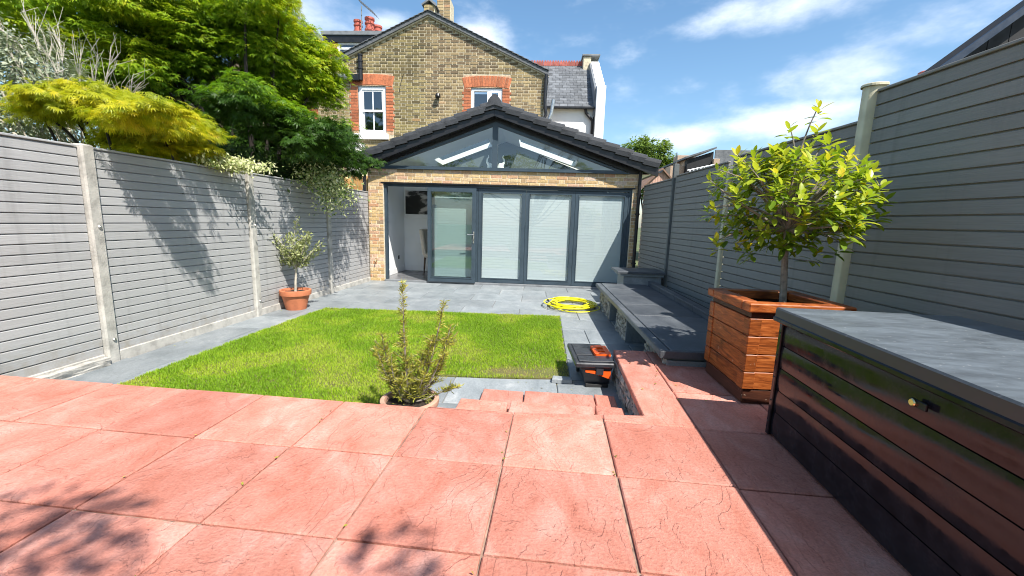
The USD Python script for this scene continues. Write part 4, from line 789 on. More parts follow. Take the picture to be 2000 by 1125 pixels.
# hose, toolbox, wire frame
hz = np.array([2.80, 4.86, G+.01]); hs = thing('garden_hose', 'coil of bright yellow garden hose lying on the slate', 'hose', hz); gz = np.random.default_rng(61)
t_ = np.linspace(0, 13.4*2*np.pi, 800); lap = t_/(2*np.pi); rr = .30+.055*np.sin(lap*1.9)+.03*np.sin(t_*1.37+lap)+.025*np.sin(t_*.41); zz = .012+.0042*lap+.006*np.sin(t_*2.3+lap*1.7)
ob('hose', tube(np.stack([hz[0]+rr*1.12*np.cos(t_)+.035*np.sin(lap*2.3), hz[1]+rr*1.25*np.sin(t_)+.03*np.cos(lap*3.1), hz[2]+zz+.004], 1), .0078, 7), 'yellow_hose', hs, smooth=True)
ob('hose_end', tube([(2.42, 4.98, G+.075), (2.40, 5.06, G+.06), (2.43, 5.14, G+.03)], .014, 8), 'black_plastic', hs); ob('hose_end', tube([(3.06, 4.62, G+.055), (3.16, 4.72, G+.02), (3.18, 4.86, G+.02), (3.14, 4.98, G+.02)], .010, 8), 'black_plastic', hs)
tbx = thing('toolbox', 'black plastic tool trolley with orange trim standing between lawn and steps', 'toolbox', (2.72, 1.7, G))
TB = Rz(3); tc_ = (2.72, 1.7, 0)
def q_(*a, **k): return xf(bx(*a, **k), TB, (0, 0, 0), tc_)
ob('body', xf(trimesh.convex.convex_hull(np.array([(x, y, z) for x in (2.595, 2.825) for y in (1.47, 1.93) for z in (-.09,)]+[(x, y, G+.03) for x in (2.625, 2.835) for y in (1.52, 1.90)])), TB, (0, 0, 0), tc_), 'tool_black', tbx)
ld = ob('lid', q_(2.525, 2.845, 1.43, 1.985, -.062, -.022, b=.012), 'tool_black', tbx)
ob('lid_rib', q_(2.56, 2.845, 1.46, 1.60, -.0215, -.012, b=.004), 'tool_black', ld); ob('lid_rib', q_(2.56, 2.70, 1.63, 1.95, -.0215, -.014, b=.004), 'tool_black', ld)
ob('collar', q_(2.57, 2.835, 1.455, 1.96, -.090, -.063, b=.006), 'tool_black', tbx)
hd = ob('handle', xf(extrude_xy(sg.box(2.735, 1.62, 2.835, 1.83).buffer(.02).difference(sg.box(2.755, 1.655, 2.815, 1.70).union(sg.box(2.755, 1.73, 2.815, 1.80))), -.0205, .004), TB, (0, 0, 0), tc_), 'orange_plastic', tbx)
band = sg.Polygon([(2.612, -.092), (2.822, -.098), (2.822, -.165), (2.78, -.148), (2.68, -.118), (2.615, -.108)]); ob('orange_band', xf(extrude_xz(band, 1.452, 1.475), TB, (0, 0, 0), tc_), 'orange_plastic', tbx)
ob('latch', q_(2.70, 2.76, 1.440, 1.453, -.125, -.06, b=.004), 'tool_black', tbx)
for wx in (2.61, 2.815): ob('wheel', xf(lathe([(0, -.014), (.045, -.014), (.05, -.008), (.05, .008), (.045, .014), (0, .014)], (0, 0, 0), 20), Ry(90), (wx, 1.86, G+.052)), 'rubber', tbx)
ob('foot', q_(2.63, 2.82, 1.50, 1.53, G+.001, G+.031, b=.003), 'rubber', tbx)
wf = thing('slate_offcut', 'loose grey slate offcut at the lawn corner by the toolbox', 'paving offcut', (2.45, 1.58, G)); ob('slab', bevel_slab(sg.Polygon([(2.36, 1.55), (2.53, 1.545), (2.535, 1.62), (2.37, 1.63)]), G+.003, G+.04, .005), 'slate_paving', wf, .8)

# ================================================================== HOUSES BEHIND
BY = 9.80
def frame_rect(x0, x1, z0, z1, w): return sg.box(x0, z0, x1, z1).difference(sg.box(x0+w, z0+w, x1-w, z1-w))
def pane(parent, x0, x1, z0, z1, y, mat='window_glass', name='pane'):
    ob(name, (np.array([(x0, y, z0), (x1, y, z0), (x1, y, z1), (x0, y, z1)]), np.array([(0, 1, 2), (0, 2, 3)])), mat, parent)
house = thing('brick_house', 'old yellow brick house with steep gable, red brick window surrounds and small chimney', 'house', (-.8, BY, 0))
EL, ER, APX = (-3.70, 5.03), (2.17, 4.96), (-.86, 6.33)
W1, W2 = (-2.82, -2.05, 3.36, 4.60), (.28, 1.12, 3.40, 4.585)
def roofz(x): return EL[1]+(x-EL[0])/(APX[0]-EL[0])*(APX[1]-EL[1]) if x < APX[0] else ER[1]+(x-ER[0])/(APX[0]-ER[0])*(APX[1]-ER[1])
gab = sg.Polygon([(-3.96, -.3), (2.22, -.3), (2.22, 4.94), APX, (-3.70, 5.03), (-3.96, 4.92)])
cut = gab.difference(sg.box(*[W1[0], W1[2], W1[1], W1[3]])).difference(sg.box(W2[0], W2[2], W2[1], W2[3]))
hw = ob('gable_wall', extrude_xz(cut, BY, BY+.24), 'mortar', house)
ob('side_wall', bx(2.0, 2.22, BY+.241, 13.5, -.3, 4.9, .002), 'far_brick', house); ob('side_wall', bx(-3.96, -3.75, BY+.241, 13.0, -.3, 4.9, .002), 'far_brick', house)
SUR = .235
skipzones = [(W1[0]-SUR+.03, W1[1]+SUR-.03, W1[2]-.08, W1[3]+.30), (W2[0]-SUR+.03, W2[1]+SUR-.03, W2[2]-.08, W2[3]+.30)]
def in_gable(a, b, za, zb):
    lo, hi = a, b
    if zb > 4.9:
        z = zb+.02; xl = EL[0]+(z-EL[1])/(APX[1]-EL[1])*(APX[0]-EL[0]); xr = ER[0]+(z-ER[1])/(APX[1]-ER[1])*(APX[0]-ER[0])
        if z > 5.03: lo = max(lo, xl)
        hi = min(hi, xr)
    rs = [(lo, hi)]
    for (u0, u1, v0, v1) in skipzones:
        if zb > v0 and za < v1:
            new = []
            for a_, b_ in rs:
                if a_ < u0: new.append((a_, min(b_, u0)))
                if b_ > u1: new.append((max(a_, u1), b_))
            rs = new
    if zb < 2.9: rs = [(a_, min(b_, -3.0)) for a_, b_ in rs if a_ < -3.0]
    return [(a_, b_) for a_, b_ in rs if b_-a_ > .02]
g5 = np.random.default_rng(71)
# Flemish bond, a stretcher and a header in turn; the 300 bricks seen largest are parts, the rest one joined part
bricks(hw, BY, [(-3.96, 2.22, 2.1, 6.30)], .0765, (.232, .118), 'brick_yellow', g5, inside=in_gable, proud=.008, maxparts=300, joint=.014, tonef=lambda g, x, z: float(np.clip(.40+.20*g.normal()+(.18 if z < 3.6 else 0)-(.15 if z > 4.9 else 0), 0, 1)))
def surround(w, drop):
    x0, x1, z0, z1 = w
    r = ob('red_surround', extrude_xz(sg.box(x0-SUR+.04, z0-.02, x1+SUR-.04, z1+.31).difference(sg.box(x0, z0-.1, x1, z1)), BY-.004, BY+.1), 'red_mortar', house)
    n = 17; cx, hw_ = (x0+x1)/2, (x1-x0)/2+SUR*.93; R_ = 2.2
    for k in range(n):      # flat arch of bricks on end, fanned
        t = (k+.5)/n*2-1; px_ = cx+t*hw_; a = math.degrees(math.asin(t*hw_/R_)); zc = z1+.115+(-.05*t*t)+.03
        ob('arch_brick', xf(bx(-.034, .034, BY-.014, BY+.05, -.135, .135, .004), Ry(a), (px_, 0, zc+.02)), 'brick_red', r, g5.random())
    nz = int((z1-z0-.02)/.0765)
    for k in range(nz):
        for sgn in (-1, 1):
            L = SUR+.005 if k % 2 else SUR-.035; xa = x0-L if sgn < 0 else x1+.004; za = z1-.02-(k+1)*.0765
            ob('jamb_brick', bx(xa, xa+L-.006, BY-.013, BY+.05, za+.006, za+.0705, .004), 'brick_red', r, g5.random())
surround(W1, 0); surround(W2, 0)
def inside_box(parent, x0, x1, z0, z1): 
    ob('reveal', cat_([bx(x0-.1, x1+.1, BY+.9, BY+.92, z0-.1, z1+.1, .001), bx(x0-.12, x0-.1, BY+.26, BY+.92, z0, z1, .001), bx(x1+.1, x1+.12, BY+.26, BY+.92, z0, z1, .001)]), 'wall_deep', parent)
x0, x1, z0, z1 = W1
w_ = ob('sash_window', extrude_xz(frame_rect(x0, x1, z0, z1, .085), BY+.03, BY+.13), 'upvc', house, label='white four pane sash window')
ob('sash', extrude_xz(frame_rect(x0+.08, x1-.08, (z0+z1)/2-.03, z1-.08, .05).difference(sg.Point(0, 0).buffer(.01)), BY+.05, BY+.09), 'upvc', w_); ob('sash', extrude_xz(frame_rect(x0+.08, x1-.08, z0+.07, (z0+z1)/2+.03, .05), BY+.091, BY+.125), 'upvc', w_)
cx = (x0+x1)/2
for za, zb, yb in (((z0+z1)/2+.02, z1-.13, BY+.055), (z0+.12, (z0+z1)/2-.02, BY+.095)):
    ob('glazing_bar', bx(cx-.014, cx+.014, yb, yb+.025, za, zb, .003), 'upvc', w_)
    pane(w_, x0+.13, cx-.014, za, zb, yb+.012); pane(w_, cx+.014, x1-.13, za, zb, yb+.012)
ob('sill', xf(bx(x0-.17, x1+.06, BY-.09, BY+.1, z0-.155, z0-.005, .012), Rx(0)), 'white_render', house); inside_box(w_, x0, x1, z0, z1)
cv = sg.Polygon([(x0+.1, z0+1.0), (x0+.35, z0+.95), (x1-.2, z0+.75), (x1-.12, z1), (x0+.1, z1)])
x0, x1, z0, z1 = W2
w_ = ob('casement_window', extrude_xz(frame_rect(x0, x1, z0, z1, .075), BY+.03, BY+.12), 'upvc', house, label='white casement window with a small top light')
ob('mullion', bx(x0+.43, x0+.51, BY+.035, BY+.115, z0+.07, z1-.07, .004), 'upvc', w_); ob('transom', bx(x0+.515, x1-.075, BY+.036, BY+.114, z1-.40, z1-.33, .004), 'upvc', w_)
ob('top_light', extrude_xz(frame_rect(x0+.515, x1-.08, z1-.325, z1-.08, .035), BY+.02, BY+.06), 'upvc', w_)
pane(w_, x0+.075, x0+.43, z0+.07, z1-.075, BY+.07); pane(w_, x0+.54, x1-.11, z1-.30, z1-.11, BY+.05); pane(w_, x0+.515, x1-.075, z0+.07, z1-.40, BY+.07); inside_box(w_, x0, x1, z0, z1)
# roof slopes, verges, chimney
for e, nm in ((EL, -1), (ER, 1)):
    ex = e[0]+.16*nm; ez = e[1]-.07; pl_ = sg.Polygon([(ex, ez), (APX[0], APX[1]+.005), (APX[0], APX[1]+.10), (ex, ez+.095)])
    rp = ob('roof_slope', extrude_xz(pl_, BY-.09, 13.4), 'slate_roof', house, .35)
    L = math.hypot(APX[0]-ex, APX[1]-ez); n = 24; ang_ = math.degrees(math.atan2(APX[1]-ez, abs(APX[0]-ex)))
    for k in range(n):      # slate edges showing along the verge, each lapping the next
        t0, t1 = (k+.0)/n, (k+1.25)/n; t1 = min(t1, 1); p0 = np.array([ex+(APX[0]-ex)*t0, ez+(APX[1]-ez)*t0]); p1 = np.array([ex+(APX[0]-ex)*t1, ez+(APX[1]-ez)*t1])
        q = sg.Polygon([p0+[0, .097+.022], p0+[0, .097+.034], p1+[0, .097+.014], p1+[0, .097+.001]]); ob('verge_slate', extrude_xz(q, BY-.12, BY+.35), 'slate_roof', rp, g5.random())
    ob('verge_board', extrude_xz(sg.Polygon([(ex, ez-.035), (APX[0], APX[1]-.03), (APX[0], APX[1]+.003), (ex, ez-.002)]), BY-.055, BY-.012), 'mortar', house)
cb_ = ob('chimney', xf(bx(-.99, -.70, BY-.02, BY+.22, 6.18, 6.60, .01)), 'mortar', house)
bricks(cb_, BY-.022, [(-.99, -.70, 6.20, 6.60)], .0765, (.14, .14), 'brick_yellow', g5, joint=.012)
ob('chimney_cap', extrude_xz(sg.Polygon([(-1.05, 6.60), (-.84, 6.74), (-.66, 6.62), (-.63, 6.55), (-.66, 6.55), (-.84, 6.69), (-1.03, 6.57)]), BY-.06, BY+.26), 'lead', cb_)
ob('stack', bx(-.72, -.36, BY+.30, BY+.80, 6.0, 6.92, .012), 'mortar', cb_); bricks(cb_, BY+.298, [(-.72, -.36, 6.08, 6.9)], .0765, (.19, .17), 'brick_yellow', g5, joint=.012)
ob('flashing', extrude_xz(sg.Polygon([(-.84, 6.69), (-.74, 6.69), (-.42, 6.16), (-.50, 6.12)]), BY+.225, BY+.29), 'lead', cb_)
ob('stack_pot', lathe([(0, 0), (.10, 0), (.11, .1), (.095, .32), (.12, .34), (.12, .40), (0, .40)], (-.54, BY+.55, 6.92), 18), 'old_tile', cb_, .4, smooth=35)
# pipes, vent, gutter on the gable
ob('eaves_gutter', tube([(-4.3, BY-.07, 4.79), (-2.98, BY-.07, 4.80)], .075, 12), 'lead', house, smooth=35)
ob('gutter_end', bx(-3.04, -2.74, BY-.14, BY-.01, 4.70, 4.86, .01), 'black_plastic', house)
ob('soil_pipe', tube([(-2.70, BY-.075, 4.72), (-2.70, BY-.075, 5.36)], .058, 12), 'black_plastic', house, smooth=35)
for z in (5.0, 5.18, 5.33): ob('pipe_collar', tube([(-2.70, BY-.075, z), (-2.70, BY-.075, z+.035)], .07, 12), 'black_plastic', house)
ob('vent_cowl', lathe([(0, 0), (.065, 0), (.075, .04), (.05, .10), (.02, .12), (0, .12)], (-.60, BY-.09, 4.30), 14), 'black_plastic', house)
ob('rainwater_pipe', tube([(2.27, BY-.07, 4.92), (2.25, BY-.07, 4.3), (2.30, BY-.09, 3.9), (2.16, BY-.10, 3.62)], .045, 10), 'black_plastic', house, smooth=35)
ob('waste_pipe', tube([(2.48, BY-.1, 4.28), (2.44, BY-.1, 3.95), (2.34, BY-.1, 3.66), (2.2, BY-.1, 3.6)], .05, 10), 'steel', house, smooth=35)
ob('crack_cable', tube([(-1.55, BY-.015, 4.9), (-1.62, BY-.015, 4.7), (-1.67, BY-.015, 4.45)], .008, 5), 'black_plastic', house)

# dormer and main block with four pots, left behind the gable
dm = thing('dormer', 'flat roofed dormer with red tile hung cheek and white window behind the gable', 'dormer', (-4.0, 12, 5.5))
ob('flat_roof', bx(-4.86, -1.9, 11.86, 14, 6.72, 6.84, .01), 'lead', dm); ob('fascia', bx(-4.80, -1.95, 11.90, 11.95, 6.52, 6.718, .004), 'black_plastic', dm)
ob('dormer_wall', cat_([bx(-4.72, -4.40, 12.0, 13.9, 5.0, 6.715, .002), bx(-3.4, -2.0, 12.0, 12.1, 5.0, 6.715, .002), bx(-4.4, -3.4, 12.0, 12.1, 5.0, 5.75, .002)]), 'old_tile', dm, .4)
for k in range(16):
    z = 5.35+k*.082
    for j in range(2): ob('hung_tile', xf(bx(-4.74+j*.17+(.05 if k % 2 else 0), -4.74+j*.17+.163+(.05 if k % 2 else 0), 11.955, 11.985, z, z+.10, .004), Rx(6), (0, 0, 0), (0, 11.97, z)), 'ridge_red', dm, g5.random())
dw = ob('dormer_window', extrude_xz(frame_rect(-4.38, -3.42, 5.75, 6.55, .07), 11.96, 12.04), 'upvc', dm); ob('mullion', bx(-3.95, -3.88, 11.965, 12.035, 5.82, 6.33, .004), 'upvc', dw); ob('transom', bx(-4.31, -3.49, 11.966, 12.034, 6.33, 6.39, .004), 'upvc', dw)
pane(dw, -4.31, -3.95, 5.82, 6.33, 12.0); pane(dw, -3.88, -3.49, 5.82, 6.33, 12.0); pane(dw, -4.31, -3.49, 6.39, 6.48, 12.0); ob('room_back', bx(-4.5, -3.3, 12.6, 12.62, 5.6, 6.6, .001), 'ceiling_white', dm)
st = thing('chimney_stack', 'broad chimney stack with a cluster of red clay pots behind the dormer', 'chimney', (-4.2, 14.2, 6.5))
ob('stack', bx(-4.85, -3.6, 13.8, 15.6, 5.5, 7.36, .02), 'far_brick', st)
for (px_, py_, sc) in ((-4.55, 14.0, 1.0), (-4.12, 14.0, 1.12), (-4.02, 14.5, 1.05), (-3.92, 15.0, 1.0), (-3.86, 15.45, .95)):
    ob('pot', lathe([(0, 0), (.15*sc, 0), (.135*sc, .30*sc), (.16*sc, .31*sc), (.16*sc, .36*sc), (.135*sc, .37*sc), (.13*sc, .50*sc), (.155*sc, .51*sc), (.155*sc, .55*sc), (.13*sc, .56*sc), (.13*sc, .63*sc), (.155*sc, .64*sc), (.155*sc, .70*sc), (.10*sc, .70*sc), (.10*sc, .5*sc), (0, .5*sc)], (px_, py_, 7.36), 18), 'chimney_pot', st, smooth=35)
ae = thing('tv_aerial', 'thin television aerial on a mast above the chimney pots', 'aerial', (-3.95, 13.7, 7))
a0, a1, a2 = at(706, 70, 13.7), at(706, 12, 13.7), at(735, 30, 13.7); a3 = at(698, -2, 13.7)
ob('mast', tube([a0, a1], .016, 6), 'lead', ae); ob('boom', tube([a3, a2], .014, 6), 'lead', ae)
for t in np.linspace(.05, .95, 9):
    c_ = a3+(a2-a3)*t; ob('element', tube([c_+np.array([-.05, -.22, .05]), c_+np.array([.05, .22, -.05])], .007, 5), 'lead', ae)
ng = thing('white_gable_house', 'house end with white bargeboard half hidden by the maple', 'house', (-6, 14, 3))
b0, b1 = at(600, 62, 14.0), at(646, 108, 14.0)
dirn = (b1-b0)/np.linalg.norm(b1-b0); pk = b0-dirn*1.2; lo = b1+dirn*.6
ob('bargeboard', extrude_xz(sg.Polygon([(pk[0], pk[2]), (lo[0], lo[2]), (lo[0], lo[2]-.26), (pk[0], pk[2]-.26)]), 13.9, 13.98), 'upvc', ng); ob('roof', extrude_xz(sg.Polygon([(pk[0], pk[2]+.16), (lo[0]+.1, lo[2]+.05), (lo[0], lo[2]+.002), (pk[0], pk[2]+.002)]), 13.8, 18), 'slate_roof', ng, .4)
ob('wall', extrude_xz(sg.Polygon([(pk[0]-2.5, 0), (lo[0]-.3, 0), (lo[0]-.3, lo[2]-.1), (pk[0], pk[2]-.3), (pk[0]-2.5, pk[2]-2.2)]), 14.0, 18), 'far_brick', ng)
# left neighbour: recessed wall with a window, lean-to and a post
nb = thing('neighbour_rear_wing', 'yellow brick rear wall with red edged window, mostly hidden by the maple', 'house', (-5.6, 11.4, 0))
e0, e1 = at(552, 262, 11.4), at(612, 222, 11.4)
ob('wall', extrude_xz(sg.box(-9.5, -.3, -3.97, 4.75).difference(sg.box(e0[0], e0[2], e1[0], e1[2])), 11.4, 11.6), 'far_brick', nb)
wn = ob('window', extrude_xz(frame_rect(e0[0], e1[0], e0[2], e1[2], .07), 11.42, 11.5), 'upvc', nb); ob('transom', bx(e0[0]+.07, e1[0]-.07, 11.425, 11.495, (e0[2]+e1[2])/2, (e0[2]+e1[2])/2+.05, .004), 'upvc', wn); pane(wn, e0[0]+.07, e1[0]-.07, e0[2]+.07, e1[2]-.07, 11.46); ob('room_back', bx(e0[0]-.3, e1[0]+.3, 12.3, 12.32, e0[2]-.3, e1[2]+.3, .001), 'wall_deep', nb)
for k in range(10):
    for xa in (e0[0]-.22, e1[0]+.004): ob('jamb_brick', bx(xa, xa+.21, 11.385, 11.42, e0[2]+k*.078, e0[2]+k*.078+.066, .004), 'brick_red', nb, g5.random())
for k in range(12): ob('arch_brick', bx(e0[0]-.2+k*.105, e0[0]-.2+k*.105+.09, 11.385, 11.42, e1[2]+.004, e1[2]+.22, .004), 'brick_red', nb, g5.random())
ob('roof', extrude_yz(sg.Polygon([(11.2, 4.70), (13.4, 6.0), (13.4, 6.1), (11.2, 4.8)]), -9.6, -3.98), 'slate_roof', nb, .4)
p0 = at(621, 235, 11.0); ob('grey_pipe', tube([(p0[0], 11.3, 4.7), (p0[0], 11.3, 0)], .06, 10), 'steel', nb)
lt = thing('lean_to', 'low lean-to with old brown tiles against the brick gable', 'outbuilding', (-3.3, 9.3, 0))
for k in range(9):
    for j in range(7):
        y, z = 9.74-k*.105, 3.14-k*.066; xo = -3.92+j*.165+(.08 if k % 2 else 0)
        if xo+.16 < -2.85: ob('tile', xf(bx(xo, xo+.158, y-.14, y, z-.010, z+.008, .003), Rx(32), (0, 0, 0), (xo, y, z)), 'old_tile', lt, g5.random())
ob('roof_deck', extrude_yz(sg.Polygon([(9.78, 3.12), (8.78, 2.46), (8.78, 2.41), (9.78, 3.06)]), -3.93, -2.84), 'dark_wood', lt); ob('front_wall', bx(-3.9, -2.86, 8.95, 9.05, -.3, 2.46, .003), 'far_brick', lt)
ob('eaves_gutter', bx(-3.95, -2.80, 8.70, 8.78, 2.35, 2.42, .008), 'black_plastic', lt)
pier = ob('pier', bx(-2.90, -2.68, 9.2, 9.75, -.3, 2.95, .01), 'white_render', lt); ob('pier_cap', bx(-2.96, -2.64, 9.1, 9.76, 2.951, 3.05, .01), 'white_render', pier)
of = thing('orange_fence', 'bit of orange timber fence seen past the ivy by the downpipe', 'fence', (-2.2, 7.6, 1.5))
for k in range(11): xo = -2.75+k*.108; ob('board', bx(xo, xo+.100, 7.7, 7.72, -.2, 2.02+.01*(k % 2), .003), 'orange_wood', of, g5.random())
for zq in (1.2, 1.9): ob('rail', bx(-2.76, -1.56, 7.722, 7.76, zq, zq+.05, .003), 'orange_wood', of, .4)

# right neighbour: slate roof, red ridge, white wall and parapet
rn = thing('white_house', 'white rendered house with grey slate roof, red ridge and tall white parapet', 'house', (3.0, 12, 0))
zr, ze = at(1090, 127, 14.2)[2], at(1100, 210, 12.0)[2]
ob('wall', bx(1.6, 3.82, 12.05, 15, -.3, ze-.02, .004), 'white_render', rn)
k_n = 17; gs = np.random.default_rng(81); rs_, rt_ = [], []
for k in range(k_n):
    t0, t1 = k/k_n, (k+1.15)/k_n; y0, z0_ = 11.90+(14.2-11.90)*t0, ze+(zr-ze)*t0; y1, z1_ = 11.90+(14.2-11.90)*min(t1, 1), ze+(zr-ze)*min(t1, 1); x = 1.3-(.12 if k % 2 else 0)
    while x < 3.80:
        xe = min(x+.24, 3.80); dz = gs.uniform(0, .006); V = np.array([(x+.004, y0, z0_+.022+dz), (xe-.004, y0, z0_+.022+dz), (xe-.004, y1, z1_+.006), (x+.004, y1, z1_+.006), (x+.004, y0, z0_+.008), (xe-.004, y0, z0_+.008), (xe-.004, y1, z1_-.008), (x+.004, y1, z1_-.008)])
        ob('slate', (V, np.array([(0, 1, 2), (0, 2, 3), (4, 6, 5), (4, 7, 6), (0, 4, 5), (0, 5, 1), (1, 5, 6), (1, 6, 2), (3, 2, 6), (3, 6, 7), (0, 3, 7), (0, 7, 4)])), 'slate_roof', rn, gs.random()); x += .24
ob('roof_deck', extrude_yz(sg.Polygon([(11.92, ze-.03), (14.2, zr-.03), (16.5, ze-.03)]), 1.2, 3.79), 'slate_roof', rn, .2)
for k in range(9): xr0 = 1.35+k*.285; r_ = ob('ridge_tile', extrude_xz(sg.box(xr0, zr-.06, xr0+.275, zr+.08), 14.1, 14.3), 'ridge_red', rn, gs.random()); [ob('crest', bx(xr0+.02+q*.09, xr0+.075+q*.09, 14.18, 14.22, zr+.081, zr+.15, .006), 'ridge_red', r_, gs.random()) for q in range(3)]
ob('roof_vent', xf(bx(2.62, 2.86, 12.9, 13.0, 0, .06, .004), Rx(40), (0, 0, ze+(zr-ze)*.42)), 'white_render', rn)
pt = ob('parapet', extrude_yz(sg.Polygon([(11.75, -.3), (11.75, 5.28), (11.95, 5.32), (13.9, 6.72), (14.5, 6.72), (14.5, -.3)]), 3.86, 4.13), 'white_render', rn)
ob('parapet_brick', extrude_yz(sg.Polygon([(11.92, 4.4), (11.92, 5.28), (13.85, 6.66), (14.4, 6.66), (14.4, 6.0)]), 3.80, 3.857), 'lead', pt)
ob('parapet_stack', bx(3.58, 3.855, 13.9, 14.5, 6.2, 6.90, .02), 'mortar', pt); ob('stack_cap', bx(3.54, 4.16, 13.85, 14.55, 6.901, 6.96, .01), 'lead', pt)
ob('gutter', bx(2.0, 3.84, 11.84, 11.92, ze-.06, ze+.0, .01), 'black_plastic', rn); ob('downpipe', tube([(3.55, 11.95, ze-.03), (3.58, 11.97, ze-.15), (3.80, 11.97, ze-.4), (3.80, 11.97, 2.0)], .045, 8), 'black_plastic', rn)

# further off at the right: pink shed gable, dark roofed house, black garden building, a chimney pot
sh = thing('pink_shed', 'pinkish timber shed gable seen over the far end of the right fence', 'shed', (6.1, 12, 0))
c0, c1, c2 = at(1293, 330, 12), at(1258, 362, 12), at(1330, 358, 12)
for k in range(14):
    xa = c1[0]+.01+k*(c2[0]-c1[0])/14; xb = xa+(c2[0]-c1[0])/14-.008; zt = lambda x: c0[2]-.05-abs(x-c0[0])*(c0[2]-c1[2])/abs(c1[0]-c0[0])
    ob('board', extrude_xz(sg.Polygon([(xa, -.3), (xb, -.3), (xb, zt(xb)), (xa, zt(xa))]), 12.0, 12.03), 'pink_wood', sh, gs.random())
mm_ = (c0[2]-c1[2])/abs(c1[0]-c0[0]); ob('roof', extrude_xz(sg.Polygon([(c1[0]-.15, c1[2]-.15*mm_-.03), (c0[0], c0[2]-.03), (c2[0]+.15, c0[2]-.03-(c2[0]+.15-c0[0])*mm_), (c2[0]+.15, c0[2]+.03-(c2[0]+.15-c0[0])*mm_), (c0[0], c0[2]+.03), (c1[0]-.15, c1[2]-.15*mm_+.03)]), 11.9, 14), 'old_tile', sh, .4)
dk = thing('dark_roof_house', 'distant building with dark grey roof and a row of white posts under its eave', 'house', (8.5, 14, 0))
q0, q1, q2 = at(1346, 310, 14), at(1397, 292, 14), at(1500, 293, 14)
ob('wall', bx(q0[0], q2[0]+3, 14.4, 18, -.3, q0[2]+.02, .005), 'far_brick', dk); ob('dark_gable', extrude_xz(sg.Polygon([(q0[0]-.02, 1.5), (q1[0], 1.5), (q1[0], q1[2]-.05), (q0[0]-.02, q0[2]-.02)]), 14.1, 14.39), 'black_cladding', dk, .5)
ob('verge', extrude_xz(sg.Polygon([(q0[0]-.15, q0[2]+.0), (q1[0]+.03, q1[2]+.03), (q1[0]+.03, q1[2]+.09), (q0[0]-.15, q0[2]+.06)]), 13.95, 18), 'slate_roof', dk, .3)
ob('brick_pier', bx(q1[0]-.02, q1[0]+.20, 13.98, 14.38, 1.0, q1[2]-.32, .01), 'far_brick', dk); ob('roof_face', extrude_xz(sg.Polygon([(q1[0]+.22, 1.5), (q2[0]+3, 1.5), (q2[0]+3, q2[2]), (q1[0]+.035, q1[2]), (q1[0]+.035, q1[2]-.3), (q1[0]+.22, q1[2]-.3)]), 14.05, 14.09), 'slate_roof', dk, .55)
for k in range(7): xa = q0[0]+.02+k*.125; ob('white_post', bx(xa, xa+.045, 13.9, 13.95, 1.6, q0[2]-.42+k*.03, .004), 'upvc', dk)
ob('white_rail', tube([(q0[0]-.05, 13.92, q0[2]-.42), (q1[0]-.02, 13.92, q0[2]-.2)], .022, 6), 'upvc', dk); ob('chimney', bx(q0[0]-.1, q0[0]+.5, 15, 15.5, 2.4, q0[2]+.28, .01), 'far_brick', dk); ob('brick_corner', bx(q0[0]-.55, q0[0]-.03, 14.3, 14.9, -.3, q0[2]-.22, .01), 'far_brick', dk)
bb = thing('black_garden_building', 'black clad building with sloping roof edge beyond the tall right fence', 'outbuilding', (6.5, 2.6, 0))
YB = 2.6; k0, k1 = at(1800, 156, YB), at(2000, 12, YB); sl_ = (k1[2]-k0[2])/(k1[0]-k0[0]); kx = k1[0]+2.2; kz = k1[2]+sl_*2.2
n = 16; wx = (kx-k0[0]-.08)/n
for k in range(n):
    xa = k0[0]+.08+k*wx; f_ = lambda x: k0[2]+(x-k0[0])*sl_-.07
    ob('cladding_board', extrude_xz(sg.Polygon([(xa+.004, -.3), (xa+wx-.004, -.3), (xa+wx-.004, f_(xa+wx-.004)), (xa+.004, f_(xa+.004))]), YB+.10, YB+.13), 'black_cladding', bb, gs.random())
ob('roof', extrude_xz(sg.Polygon([(k0[0]-.1, k0[2]-.1*sl_-.05), (kx, kz-.05), (kx, kz+.02), (k0[0]-.1, k0[2]-.1*sl_+.02)]), YB-.06, YB+.14), 'black_cladding', bb, .5)
ob('fascia', extrude_xz(sg.Polygon([(k0[0]-.1, k0[2]-.1*sl_-.05), (kx, kz-.05), (kx, kz+.025), (k0[0]-.1, k0[2]-.1*sl_+.025)]), YB-.09, YB-.062), 'navy_edge', bb)
ob('back_wall', bx(k0[0]+.08, kx, YB+.131, YB+.138, -.3, k0[2]-.1, .003), 'black_cladding', bb, .4)
cp = thing('red_chimney_pot', 'small red clay pot just showing over the tall right fence', 'chimney', at(1803, 160, 16)); cbase = at(1803, 160, 16)
ob('pot', lathe([(0, -.4), (.17, -.4), (.14, .0), (.15, .22), (.20, .24), (.20, .34), (.13, .38), (0, .38)], cbase, 16), 'ridge_red', cp, .5, smooth=35); ob('stack', bx(cbase[0]-.6, cbase[0]+.6, 15.7, 16.3, 0, cbase[2]-.4, .02), 'far_brick', cp)

